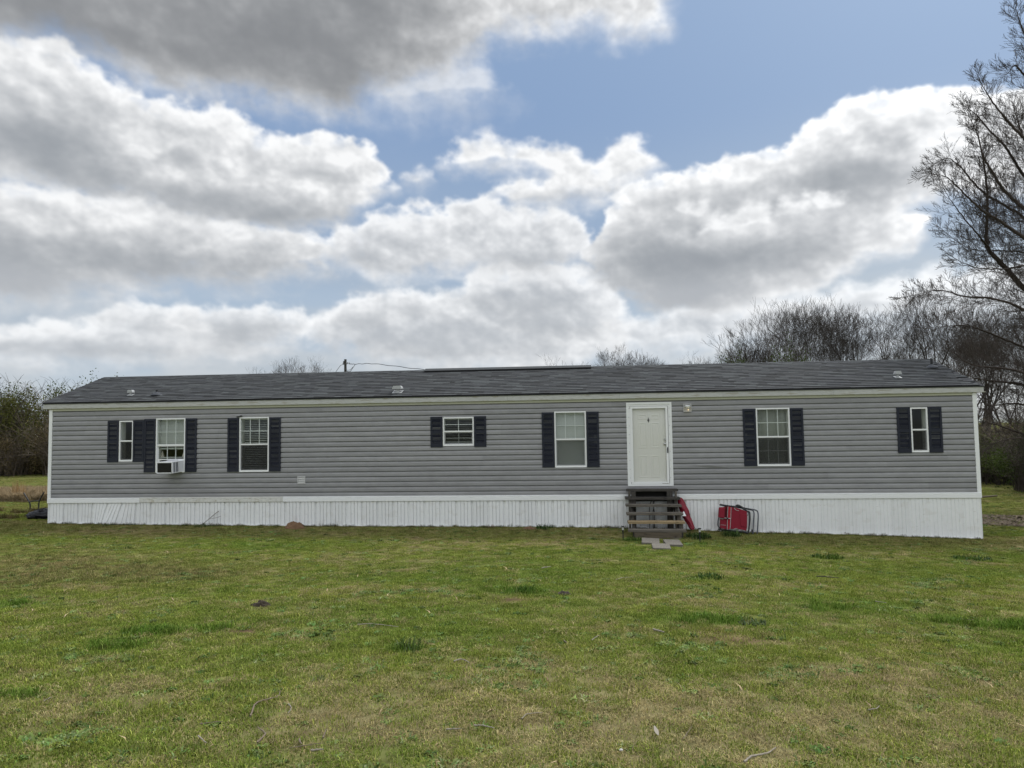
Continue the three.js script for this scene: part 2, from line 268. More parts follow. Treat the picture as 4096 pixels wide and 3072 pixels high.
function lawn(x, z) {
  const n1 = fbm(x * 0.32 + 2, z * 0.5 + 9, 3), n2 = fbm(x * 1.1 + 20, z * 1.4, 3), n3 = noise(x * 4.5, z * 4.5);
  let dry = clamp(0.16 + 0.72 * n1 + 0.5 * n2 + 0.35 * n3), lush = clamp(0.26 - 0.4 * n1 + 0.35 * fbm(x * 0.8 - 7, z * 1.1 + 3, 3)), bare = sstep(0.5, 0.8, n2 - 0.3 * n3) * 0.6, olive = 0;
  if (z < 2.6 && z > -0.5) { const k = sstep(2.6, 0.6, z); olive = 0.75 * k; lush *= 1 - 0.6 * k; dry = clamp(dry + 0.15 * k); }
  if (z > 11) dry = clamp(dry + 0.22 * sstep(11, 13, z));
  for (const [px, pz, rx, rz, kind, s] of PATCHES) {
    const k = kind === 'lush' && s > 0.85 ? 0.62 : 1, ex = (x - px) / (rx * k), ez = (z - pz) / (rz * k), q = ex * ex + ez * ez;
    if (q > 6) continue;
    const w = s * Math.exp(-q) * clamp(1 + 0.9 * n3 + 0.6 * n2);
    if (kind === 'lush') { lush = clamp(lush + w); dry *= 1 - 0.9 * w; } else if (kind === 'dry') { dry = clamp(dry + w); lush *= 1 - w; } else if (kind === 'bare') { bare = clamp(bare + w); lush *= 1 - w; } else { olive = clamp(olive + w); lush *= 1 - 0.7 * w; }
  }
  if (z < -4) { olive = clamp(olive + 0.45); lush *= 0.4; }
  return { dry, lush: clamp(lush), bare: clamp(bare), olive };
}
const groundTex = texture(1024, 1024, (u, v) => {
  const x = u * 40 - 20, z = v * 40 - 20, t = lawn(x, z), f = 0.75 + 0.5 * (noise(x * 13, z * 13) + 0.5) * 0.8 + 0.5 * noise(x * 5, z * 5);
  let c = lerp3([0.125, 0.14, 0.038], [0.2, 0.175, 0.088], t.dry); c = lerp3(c, [0.085, 0.125, 0.026], t.lush * 0.8); c = lerp3(c, [0.13, 0.09, 0.055], t.bare);
  return c.map((q) => q * clamp(f, 0.4, 1.5));
});
{
  const xs = [], zs = [];
  for (const [a, b, s] of [[-420, -60, 30], [-60, -24, 3], [-24, 24, 0.3], [24, 60, 3], [60, 421, 30]]) for (let x = a; x < b - 1e-6; x += s) xs.push(x);
  for (const [a, b, s] of [[-500, -70, 30], [-70, -12, 2], [-12, 18, 0.25], [18, 60, 3], [60, 121, 30]]) for (let z = a; z < b - 1e-6; z += s) zs.push(z);
  const p = [], uv = [], idx = [];
  for (const z of zs) for (const x of xs) { p.push(x, ground(x, z), z); uv.push((x + 20) / 40, (z + 20) / 40); }
  for (let j = 0; j < zs.length - 1; j++) for (let i = 0; i < xs.length - 1; i++) { const a = j * xs.length + i, b = a + xs.length; idx.push(a, b, a + 1, a + 1, b, b + 1); }
  const g = new THREE.BufferGeometry();
  g.setAttribute('position', new THREE.Float32BufferAttribute(p, 3)); g.setAttribute('uv', new THREE.Float32BufferAttribute(uv, 2)); g.setIndex(idx); g.computeVertexNormals();
  const m = mesh('lawn', g, new THREE.MeshLambertMaterial({ map: groundTex }));
  tag(m, 'green and straw coloured lawn sloping down to the house', 'lawn'); m.userData.kind = 'structure';
}

// ---------------------------------------------------------------- the mobile home
const HX = 11.535;
const house = thing('mobile_home', 'long grey single storey mobile home with navy shutters and white skirting', 'mobile home');
const grime = texture(512, 512, (u, v) => { const n = fbm(u * 9, v * 40, 4), m = fbm(u * 30 + 4, v * 30, 3); return 0.93 + 0.12 * n + 0.07 * m; });
const stained = texture(1024, 128, (u, v) => { const s = sstep(0.22, 0.6, fbm(u * 14 + 3, v * 3, 4)), t = sstep(0.15, 0.5, noise(u * 60, v * 5) + 0.3 * noise(u * 190, v * 20)), b = 0.92 + 0.14 * fbm(u * 40, v * 8, 3); return [b * (1 - 0.25 * s - 0.1 * t), b * (1 - 0.29 * s - 0.11 * t), b * (1 - 0.37 * s - 0.13 * t)]; });
const vinyl = [1, 0.945, 1.05, 0.97].map((k) => std(0.292 * k, 0.292 * k, 0.298 * k, 0.55, { map: grime }));
const whiteTrim = std(0.82, 0.83, 0.83, 0.5), whiteVinyl = std(0.84, 0.85, 0.85, 0.4), oldWhite = std(0.53, 0.535, 0.515, 0.75, { map: stained }), cream = std(0.5, 0.5, 0.4, 0.7);
const navy = std(0.0055, 0.0085, 0.021, 0.6), black = std(0.012, 0.012, 0.014, 0.6), darkIn = std(0.1, 0.1, 0.095, 0.9), roomWall = std(0.68, 0.68, 0.64, 0.8), steel = std(0.5, 0.5, 0.5, 0.35, { metalness: 1 });
const galv = std(0.42, 0.43, 0.43, 0.55, { metalness: 0.3 });
const fineScreen = std(0.03, 0.03, 0.03, 0.9, { transparent: true, opacity: 0.22 });
const clearGlass = new THREE.MeshPhysicalMaterial({ color: 0xffffff, transmission: 1, thickness: 0, roughness: 0.02, ior: 1.5, specularIntensity: 0.45 });
const screenMat = std(0.03, 0.03, 0.03, 0.9, { transparent: true, opacity: 0.4 });
const glass = new THREE.MeshPhysicalMaterial({ color: new THREE.Color().setRGB(0.91, 0.925, 0.915), transmission: 1, thickness: 0, roughness: 0.02, ior: 1.5, specularIntensity: 0.45 });

const WINDOWS = [
  { x0: -9.626, x1: -9.240, y0: 0.959, y1: 2.007, kind: 'bare' }, { x0: -8.618, x1: -7.822, y0: 0.664, y1: 2.052, kind: 'raised', top: [3, 2], low: [3, 1] },
  { x0: -6.368, x1: -5.583, y0: 0.662, y1: 2.047, kind: 'slats', top: [3, 2] }, { x0: -1.083, x1: -0.305, y0: 1.256, y1: 1.961, kind: 'thin', top: [2, 2], low: [2, 2] },
  { x0: 1.700, x1: 2.473, y0: 0.696, y1: 2.059, kind: 'shut', top: [3, 2] }, { x0: 6.535, x1: 7.322, y0: 0.684, y1: 2.060, kind: 'curtain', top: [3, 2], low: [3, 2] },
  { x0: 10.082, x1: 10.467, y0: 0.973, y1: 2.015, kind: 'bare' },
];
const DOOR = { x0: 3.457, x1: 4.547, y0: 0.219, y1: 2.248 };
const OPENINGS = [...WINDOWS.map((w) => [w.x0 + 0.015, w.x1 - 0.015, w.y0 + 0.015, w.y1 - 0.015]), [DOOR.x0 + 0.02, DOOR.x1 - 0.02, DOOR.y0 + 0.02, DOOR.y1 - 0.02]];
function leftOver(x0, x1, y0, y1) {                     // the rectangle without the openings, as rectangles
  const cuts = [x0, x1];
  const hit = OPENINGS.filter((o) => o[0] < x1 && o[1] > x0 && o[2] < y1 && o[3] > y0);
  for (const o of hit) cuts.push(clamp(o[0], x0, x1), clamp(o[1], x0, x1));
  cuts.sort((a, b) => a - b);
  const out = [];
  for (let i = 0; i < cuts.length - 1; i++) {
    const a = cuts[i], b = cuts[i + 1], m = (a + b) / 2;
    if (b - a < 0.004) continue;
    const o = hit.find((q) => q[0] < m && q[1] > m);
    if (!o) out.push([a, b, y0, y1]);
    else { if (o[2] > y0 + 0.003) out.push([a, b, y0, o[2]]); if (o[3] < y1 - 0.003) out.push([a, b, o[3], y1]); }
  }
  return out.reduce((l, r) => { const q = l[l.length - 1]; if (q && Math.abs(q[1] - r[0]) < 1e-6 && q[2] === r[2] && q[3] === r[3]) q[1] = r[1]; else l.push([...r]); return l; }, []);
}
// shell: sheathing behind the siding, rear and end walls, floor and ceiling
{
  const walls = [];
  const rows = [...new Set([-0.1, 2.35, ...OPENINGS.flatMap((o) => [o[2], o[3]])])].sort((a, b) => a - b);
  for (let j = 0; j < rows.length - 1; j++) for (const r of leftOver(-HX, HX, rows[j], rows[j + 1])) walls.push(span(r[0], r[1], r[2], r[3], -0.11, -0.012));
  walls.push(span(-HX, HX, -0.1, 2.45, -4.52, -4.42), span(-HX, -HX + 0.1, -0.1, 2.35, -4.42, -0.11), span(HX - 0.1, HX, -0.1, 2.35, -4.42, -0.11));
  walls.push(span(-HX, HX, -0.2, -0.1, -4.52, -0.012), span(-HX + 0.1, HX - 0.1, 2.25, 2.35, -4.42, -0.11));
  const wall = mesh('wall', merged(walls), std(0.24, 0.24, 0.245, 0.9), house);
  // siding, course by course; each vinyl length is a board of its own
  const EXP = 0.1264, Y0 = 0.008, PROFILE = [[0, -0.009], [0.0005, 0.0255], [0.004, 0.027], [0.066, 0.0255], [0.072, 0.024], [0.105, 0.008], [0.1085, -0.008], [0.1264, -0.009]];
  const zAt = (t) => { for (let i = 1; i < PROFILE.length; i++) if (t <= PROFILE[i][0]) return lerp(PROFILE[i - 1][1], PROFILE[i][1], (t - PROFILE[i - 1][0]) / (PROFILE[i][0] - PROFILE[i - 1][0])); return PROFILE[PROFILE.length - 1][1]; };
  const r = rng(5), joints = {};
  for (let c = 0; c < 19; c++) {
    const y = Y0 + c * EXP, pair = c >> 1;
    if (!joints[pair]) { const list = []; let x = -HX + 0.05 + (pair * 1.37 % 3.66); while (x < HX - 0.4) { if (x > -HX + 0.6) list.push(x); x += 3.66 - 0.02 * r(); } joints[pair] = list; }
    const ends = [-HX + 0.02, ...joints[pair], HX - 0.02];
    for (let i = 0; i < ends.length - 1; i++) {
      const lift = (i + pair) % 2 ? 0.0032 : 0, mat = vinyl[Math.floor(r() * 4)];
      for (const [x0, x1, ya, yb] of leftOver(ends[i], ends[i + 1] + (i < ends.length - 2 ? 0.0 : 0), y, Math.min(y + EXP, 2.335))) {
        const t0 = ya - y, t1 = yb - y, prof = [[t0, zAt(t0)], ...PROFILE.filter((q) => q[0] > t0 + 1e-5 && q[0] < t1 - 1e-5), [t1, zAt(t1)]];
        const p = [], uv = [], idx = [], segs = Math.max(1, Math.round((x1 - x0) / 0.5));
        for (let s = 0; s <= segs; s++) for (const [t, z] of prof) {
          const x = lerp(x0, x1, s / segs), dent = c === 5 ? 0.03 * Math.exp(-Math.pow((x - 5.5) / 0.2, 2)) * Math.sin(clamp(t / EXP) * Math.PI) : 0, wave = 0.004 * noise(x * 0.8, c * 3.1);
          p.push(x, y + t + 0.0025 * noise(x * 0.5 + c, c), z + lift + dent + wave); uv.push(x * 0.21 + c * 0.37, (y + t) * 0.21);
        }
        const k = prof.length;
        for (let s = 0; s < segs; s++) for (let j = 0; j < k - 1; j++) { const a = s * k + j; idx.push(a, a + k, a + 1, a + 1, a + k, a + k + 1); }
        const g = new THREE.BufferGeometry();
        g.setAttribute('position', new THREE.Float32BufferAttribute(p, 3)); g.setAttribute('uv', new THREE.Float32BufferAttribute(uv, 2)); g.setIndex(idx);
        const flat = g.toNonIndexed(); flat.computeVertexNormals();
        mesh('siding_board', flat, mat, wall);
      }
    }
  }
}
// corner posts, frieze, fascia, soffit
for (const s of [-1, 1]) mesh('corner_post', merged([span(s * HX - 0.045, s * HX + 0.045, 0.018, 2.33, -0.02, 0.034), span(s * HX - (s > 0 ? -0.025 : 0.045), s * HX + (s > 0 ? 0.045 : -0.025), 0.018, 2.33, -0.09, -0.02)]), whiteTrim, house);
mesh('frieze_board', span(-HX + 0.046, HX - 0.046, 2.287, 2.347, -0.01, 0.04), cream, house);
mesh('soffit', span(-HX - 0.24, HX + 0.24, 2.3475, 2.36, -4.6, 0.058), cream, house);
{
  const ends = [-11.718, -7.86, -4.2, -0.82, 0.55, 3.3, 5.75, 8.35, 10.3, 11.722];
  for (let i = 0; i < ends.length - 1; i++) {
    const g = span(ends[i] + 0.0015, ends[i + 1] - 0.0015, 2.348, 2.487, 0.06, 0.084 + (i % 2) * 0.002);
    mesh('fascia_board', uvBy(g, (x) => x * 0.16, (x, y) => (y - 2.34) * 6), i % 3 ? oldWhite : tint(oldWhite, 0.96), house);
  }
  mesh('drip_edge', span(-11.735, 11.735, 2.4875, 2.499, 0.05, 0.098), std(0.5, 0.5, 0.47, 0.6), house);
}
// ---- roof with its shingles
const RZ = -2.26, RY = 3.318, EZ = 0.1, EY = 2.5, SLOPE = Math.atan2(RY - EY, EZ - RZ), RUN = Math.hypot(RY - EY, EZ - RZ), RX = 11.725;
{
  const shape = new THREE.Shape([new THREE.Vector2(-EZ, EY), new THREE.Vector2(-RZ, RY), new THREE.Vector2(4.62, EY), new THREE.Vector2(4.62, EY - 0.03), new THREE.Vector2(-RZ, RY - 0.03), new THREE.Vector2(-EZ, EY - 0.03)]);
  const deck = new THREE.ExtrudeGeometry(shape, { depth: 2 * RX, bevelEnabled: false }).rotateY(Math.PI / 2).translate(-RX, 0, 0);
  const gable = (x) => { const s = new THREE.Shape([new THREE.Vector2(0.0, 2.35), new THREE.Vector2(-RZ, 3.27), new THREE.Vector2(4.52, 2.35)]); return new THREE.ExtrudeGeometry(s, { depth: 0.1, bevelEnabled: false }).rotateY(Math.PI / 2).translate(x, 0, 0); };
  const roof = mesh('roof', merged([deck, gable(-HX), gable(HX - 0.1)]), std(0.035, 0.036, 0.04, 0.95), house);
  const grit = texture(256, 256, (u, v) => 0.8 + 0.5 * (fbm(u * 40, v * 40, 3) * 0.5 + 0.3 * noise(u * 130, v * 130)));
  const slates = [0.036, 0.052, 0.066, 0.084, 0.059].map((k, i) => new THREE.MeshStandardMaterial({ color: new THREE.Color().setRGB(k * 0.9, k * (i === 3 ? 1.0 : 0.98), k * (i === 1 ? 1.08 : 1.03)), roughness: 0.95, map: grit, vertexColors: true }));
  const make = (w, len, th) => {                        // a tab: thin at the top, thick at its butt, whose cut edge is darkened for black asphalt and the course shadow line
    const g = box(w, 1, len, 0, 0.5, -len / 2).toNonIndexed(), p = g.attributes.position, n = g.attributes.normal, c = [];
    for (let i = 0; i < p.count; i++) { const back = -p.getZ(i) / len; p.setY(i, p.getY(i) * lerp(th, 0.002, back)); const e = n.getZ(i) > 0.5 ? 0.1 : 1; c.push(e, e, e); }
    g.setAttribute('color', new THREE.Float32BufferAttribute(c, 3));
    uvBy(g, (x) => x * 2 + w * 7, (x, y, z) => z * 2); g.computeVertexNormals(); return g;
  };
  const WIDTHS = [0.13, 0.17, 0.21, 0.26, 0.33], lib = WIDTHS.map((w) => [make(w, 0.165, 0.012), make(w, 0.165, 0.016)]);
  const r = rng(11), near = [], far = slates.map(() => []), EXPO = 0.1425, rows = Math.floor(RUN / EXPO);
  const all = [];
  for (let c = 0; c <= rows; c++) {
    let x = -RX - 0.02 - r() * 0.2;
    const d = c * EXPO;
    if (d > RUN - 0.03) break;
    let run = 0, tone = 2, th = 0;
    while (x < RX - 0.05) {
      const k = Math.floor(r() * WIDTHS.length); let w = WIDTHS[k];
      if (run-- <= 0) { run = Math.floor(r() * 1.4); tone = Math.floor(r() * slates.length); th = r() < 0.5 ? 0 : 1; }
      if (x + w > RX + 0.03) break;
      const cx = Math.max(x + w / 2, -RX + w / 2);
      const dd = d + (r() - 0.5) * 0.004 + 0.004 * noise(cx * 0.8, c * 2.2), lift = 0.003 + 0.004 * (c % 2);
      all.push({ k, th, tone, x: cx, y: EY + Math.sin(SLOPE) * dd + Math.cos(SLOPE) * 0.005, z: EZ - Math.cos(SLOPE) * dd + 0.012, roll: 0 });
      x += w + 0.002;
    }
  }
  const dist = (s) => Math.hypot(s.x - camera.position.x, s.z - camera.position.z);
  const order = [...all].sort((a, b) => dist(a) - dist(b));
  const singles = new Set(order.slice(0, 296));
  const o = new THREE.Object3D();
  for (const s of all) {
    o.position.set(s.x, s.y, s.z); o.rotation.set(SLOPE, s.roll, 0, 'YXZ'); o.updateMatrix();
    if (singles.has(s)) { const m = mesh('shingle', lib[s.k][s.th], slates[s.tone], roof); m.position.copy(o.position); m.rotation.copy(o.rotation); }
    else far[s.tone].push(lib[s.k][s.th].clone().applyMatrix4(o.matrix));
  }
  far.forEach((list, i) => { if (list.length) stuff(mesh('shingle_field', mergeGeometries(list), slates[i], roof)); });
  // ridge caps, and the raised black vent along the middle of the ridge
  for (let x = -RX; x < RX - 0.1; x += 0.3) {
    if (x > -2.2 && x < 2.5) continue;
    const cap = merged([box(0.3, 0.012, 0.17, 0, 0, 0.078).rotateX(SLOPE), box(0.3, 0.012, 0.17, 0, 0, -0.078).rotateX(-SLOPE)]);
    const m = mesh('ridge_cap', cap, new THREE.MeshStandardMaterial({ color: slates[Math.floor(r() * 5)].color, roughness: 0.95, map: grit }), roof);
    m.position.set(x + 0.15, RY + 0.008 + 0.004 * r(), RZ); m.rotation.z = 0.025;
  }
  const vent = mesh('ridge_vent', merged([box(4.66, 0.05, 0.23, 0, 0, 0.105).rotateX(SLOPE), box(4.66, 0.05, 0.23, 0, 0, -0.105).rotateX(-SLOPE)]), black, house);
  vent.position.set(0.34, RY + 0.03, RZ);
  const top = mesh('vent_cap', merged([box(4.68, 0.008, 0.235, 0, 0.03, 0.107).rotateX(SLOPE), box(4.68, 0.008, 0.235, 0, 0.03, -0.107).rotateX(-SLOPE)]), new THREE.MeshStandardMaterial({ color: slates[2].color, roughness: 0.95, map: grit }), vent);
}
const roofY = (z) => EY + (EZ - z) * Math.tan(SLOPE);
function exhaust(x, z, w, h) {                          // white capped exhaust vent
  const cap = new THREE.ExtrudeGeometry(new THREE.Shape([new THREE.Vector2(-w / 2, 0), new THREE.Vector2(w / 2, 0), new THREE.Vector2(w / 2, h * 0.14), new THREE.Vector2(w * 0.36, h * 0.5), new THREE.Vector2(-w * 0.36, h * 0.5), new THREE.Vector2(-w / 2, h * 0.14)]), { depth: w * 0.8, bevelEnabled: false }).translate(0, h * 0.55, -w * 0.4);
  const v = mesh('roof_vent', cap, galv, house); v.position.set(x, roofY(z), z);
  mesh('vent_stack', new THREE.CylinderGeometry(w * 0.2, w * 0.22, h * 0.62, 14).translate(0, h * 0.3, 0), galv, v);
  mesh('vent_flashing', box(w * 1.05, 0.006, w * 1.0).rotateX(SLOPE).translate(0, 0.026, 0), galv, v);
}
exhaust(-9.62, -0.42, 0.14, 0.15); exhaust(-2.29, -0.22, 0.24, 0.17); exhaust(10.12, -0.62, 0.15, 0.17);
function stack(x, z, r0, h) {
  const v = mesh('vent_pipe', new THREE.CylinderGeometry(r0, r0, h, 14).translate(0, h / 2, 0), black, house); v.position.set(x, roofY(z) - 0.02, z);
  mesh('pipe_boot', new THREE.LatheGeometry([[0.15, 0.02], [0.14, 0.045], [0.1, 0.075], [r0 * 1.3, 0.11], [r0 * 1.05, 0.12]].map(([a, b]) => new THREE.Vector2(a, b)), 18), std(0.05, 0.055, 0.065, 0.8), v);
}
stack(-8.88, -0.4, 0.028, 0.17); stack(11.33, -1.46, 0.03, 0.27);

// ---- windows
const slatGeo = {};
function window_(w) {
  const W = w.x1 - w.x0, H = w.y1 - w.y0, cx = (w.x0 + w.x1) / 2, f = 0.032, mid = w.kind === 'raised' ? w.y0 + 0.70 : w.y0 + H * 0.5;
  const ring = (x0, x1, y0, y1, t, z0, z1) => [span(x0, x1, y1 - t, y1, z0, z1), span(x0, x1, y0, y0 + t, z0, z1), span(x0, x0 + t, y0 + t, y1 - t, z0, z1), span(x1 - t, x1, y0 + t, y1 - t, z0, z1)];
  const win = mesh('window', merged([...ring(w.x0, w.x1, w.y0, w.y1, f, -0.035, 0.034), span(w.x0 + 0.006, w.x1 - 0.006, w.y0 - 0.008, w.y0, -0.01, 0.041)]), whiteVinyl, house);
  const ix0 = w.x0 + f, ix1 = w.x1 - f, iy0 = w.y0 + f, iy1 = w.y1 - f, lowY = w.kind === 'raised' ? w.y0 + 0.315 : iy0;
  mesh('meeting_rail', merged([span(ix0, ix1, mid - 0.02, mid + 0.016, -0.018, 0.02)]), whiteVinyl, win);
  mesh('lower_sash', merged(ring(ix0 + 0.001, ix1 - 0.001, lowY, mid - 0.02, 0.022, -0.03, -0.004)), whiteVinyl, win);
  mesh('pane', span(ix0 + 0.002, ix1 - 0.002, mid + 0.016, iy1, 0.002, 0.0045).clone(), glass, win);
  mesh('pane', span(ix0 + 0.023, ix1 - 0.023, lowY + 0.022, mid - 0.042, -0.018, -0.0155), glass, win);
  const grid = (g, x0, x1, y0, y1, z) => { for (let i = 1; i < g[0]; i++) { const x = lerp(x0, x1, i / g[0]); mesh('muntin', span(x - 0.008, x + 0.008, y0, y1, z - 0.006, z + 0.006), whiteVinyl, win); } for (let j = 1; j < g[1]; j++) { const y = lerp(y0, y1, j / g[1]); mesh('muntin', span(x0, x1, y - 0.0075, y + 0.0075, z - 0.0045, z + 0.0045), whiteVinyl, win); } };
  if (w.top) grid(w.top, ix0, ix1, mid + 0.016, iy1, -0.008);
  if (w.low) grid(w.low, ix0 + 0.022, ix1 - 0.022, lowY + 0.022, mid - 0.042, -0.027);
  // white returns of the wall round the opening
  mesh('jamb', merged([span(ix0 - 0.02, ix0, iy0, iy1, -0.2, -0.035), span(ix1, ix1 + 0.02, iy0, iy1, -0.2, -0.035), span(ix0, ix1, iy0 - 0.02, iy0, -0.2, -0.035), span(ix0, ix1, iy1, iy1 + 0.02, -0.2, -0.035)]), roomWall, win);
  if (w.kind !== 'raised') mesh('insect_screen', span(ix0 + 0.003, ix1 - 0.003, iy0, mid - 0.02, 0.006, 0.007), w.kind === 'shut' || w.kind === 'thin' ? fineScreen : screenMat, win);
  const slat = (y, tilt, d, z, m) => { const k = [W, d].join(); slatGeo[k] ??= box(W - 2 * f - (w.kind === 'slats' ? 0.06 : 0.012), 0.0022, d); const s = mesh('blind_slat', slatGeo[k], m, win); s.position.set(cx, y, z); s.rotation.x = tilt; };
  const blind = std(0.6, 0.62, 0.6, 0.6), ivory = std(0.52, 0.54, 0.51, 0.6), dusk = std(0.4, 0.41, 0.4, 0.6);
  if (w.kind === 'slats') { mesh('head_rail', span(ix0 + 0.01, ix1 - 0.01, iy1 - 0.04, iy1 - 0.002, -0.11, -0.07), blind, win); for (let y = iy1 - 0.07; y > iy0 + 0.06; y -= 0.0455) slat(y, 0.32, 0.048, -0.12, blind); mesh('bottom_rail', span(ix0 + 0.01, ix1 - 0.01, iy0 + 0.012, iy0 + 0.034, -0.11, -0.075), dusk, win); }
  if (w.kind === 'thin') { mesh('head_rail', span(ix0 + 0.01, ix1 - 0.01, iy1 - 0.035, iy1 - 0.002, -0.11, -0.07), dusk, win); for (let y = iy1 - 0.06; y > iy0 + 0.1; y -= 0.046) slat(y, 0.12, 0.048, -0.09, dusk); mesh('slat_stack', span(ix0 + 0.01, ix1 - 0.01, iy0 + 0.01, iy0 + 0.075, -0.11, -0.07), dusk, win); }
  if (w.kind === 'shut') { mesh('head_rail', span(ix0 + 0.004, ix1 - 0.004, iy1 - 0.04, iy1 - 0.002, -0.09, -0.06), blind, win); for (let y = iy1 - 0.06; y > iy0 + 0.02; y -= 0.042) slat(y, 1.25, 0.046, -0.075, blind); }
  if (w.kind === 'raised') {
    mesh('head_rail', span(ix0 + 0.07, ix1 - 0.01, iy1 - 0.04, iy1 - 0.002, -0.11, -0.08), ivory, win);
    for (let y = iy1 - 0.06; y > mid - 0.06; y -= 0.044) slat(y, 1.2, 0.047, -0.095, ivory);
    mesh('bottom_rail', span(ix0 + 0.01, ix1 - 0.01, mid - 0.115, mid - 0.075, -0.115, -0.075), ivory, win);
    mesh('sill_board', span(ix0, ix1, w.y0 + 0.36, w.y0 + 0.385, -0.19, -0.1), ivory, win);
    mesh('filler_panel', span(ix1 - 0.17, ix1, iy0, lowY, -0.028, -0.012), whiteVinyl, win);
    mesh('filler_panel', span(ix0, ix0 + 0.05, iy0, lowY, -0.028, -0.012), whiteVinyl, win);
    for (const [x, s] of [[ix0 + 0.05, 0.05], [ix1 - 0.07, 0.07]]) mesh('curtain_fold', new THREE.LatheGeometry([[0.001, 0.16], [s * 0.35, 0.13], [s * 0.8, 0.06], [s, 0]].map(([a, b]) => new THREE.Vector2(a, b)), 9).translate(x, w.y0 + 0.385, -0.14), std(0.5, 0.46, 0.4, 0.9), win);
  }
  if (w.kind === 'curtain') {
    const p = new THREE.PlaneGeometry(W - 2 * f, H - 2 * f, 70, 6), a = p.attributes.position;
    for (let i = 0; i < a.count; i++) { const u = a.getX(i) / W + 0.5, e = Math.abs(u - 0.45); a.setZ(i, 0.022 * Math.sin(u * 46 + 2.5 * Math.sin(u * 11)) * sstep(0.05, 0.3, e) + 0.004 * Math.sin(a.getY(i) * 5 + u * 9)); }
    p.computeVertexNormals();
    mesh('curtain', p.translate(cx, (w.y0 + w.y1) / 2, -0.13), std(0.3, 0.31, 0.28, 0.95, { side: THREE.DoubleSide }), win);
  }
}
WINDOWS.forEach(window_);
// ---- shutters
function shutter(cx, y0, y1) {
  const w = 0.302, h = y1 - y0, st = 0.047, sh = mesh('shutter', new THREE.BufferGeometry(), navy, house);
  const mid = y0 + h * 0.485, parts = [span(-w / 2, -w / 2 + st, y0, y1, 0.02, 0.048), span(w / 2 - st, w / 2, y0, y1, 0.02, 0.048), span(-w / 2 + st, w / 2 - st, y1 - 0.055, y1, 0.02, 0.0475), span(-w / 2 + st, w / 2 - st, y0, y0 + 0.1, 0.02, 0.0475), span(-w / 2 + st, w / 2 - st, mid - 0.035, mid + 0.035, 0.02, 0.0475), span(-w / 2 + st, w / 2 - st, y0 + 0.1, y1 - 0.055, 0.018, 0.022)];
  sh.geometry = merged(parts); sh.position.x = cx;
  for (const [a, b] of [[y0 + 0.1, mid - 0.035], [mid + 0.035, y1 - 0.055]]) {
    const n = Math.round((b - a) / 0.0295), l = [];
    for (let i = 0; i < n; i++) l.push(box(w - 2 * st - 0.004, 0.0045, 0.03).rotateX(0.85).translate(0, a + ((i + 0.5) * (b - a)) / n, 0.0335));
    stuff(mesh('louvres', merged(l), navy, sh));
  }
}
const SW = 0.155;
for (const [w, y0, y1, off] of [[0, 0.934, 2.01, 0.006], [1, 0.664, 2.042, 0.006], [2, 0.66, 2.034, 0.006], [3, 1.217, 1.979, 0.006], [4, 0.69, 2.043, 0.007], [5, 0.678, 2.047, 0.003], [6, 0.95, 2.022, 0.006]]) {
  shutter(WINDOWS[w].x0 - SW - off, y0, y1); if (w !== 0) shutter(WINDOWS[w].x1 + SW + off, y0, y1); else shutter(WINDOWS[w].x1 + SW - 0.003, y0, y1);
}
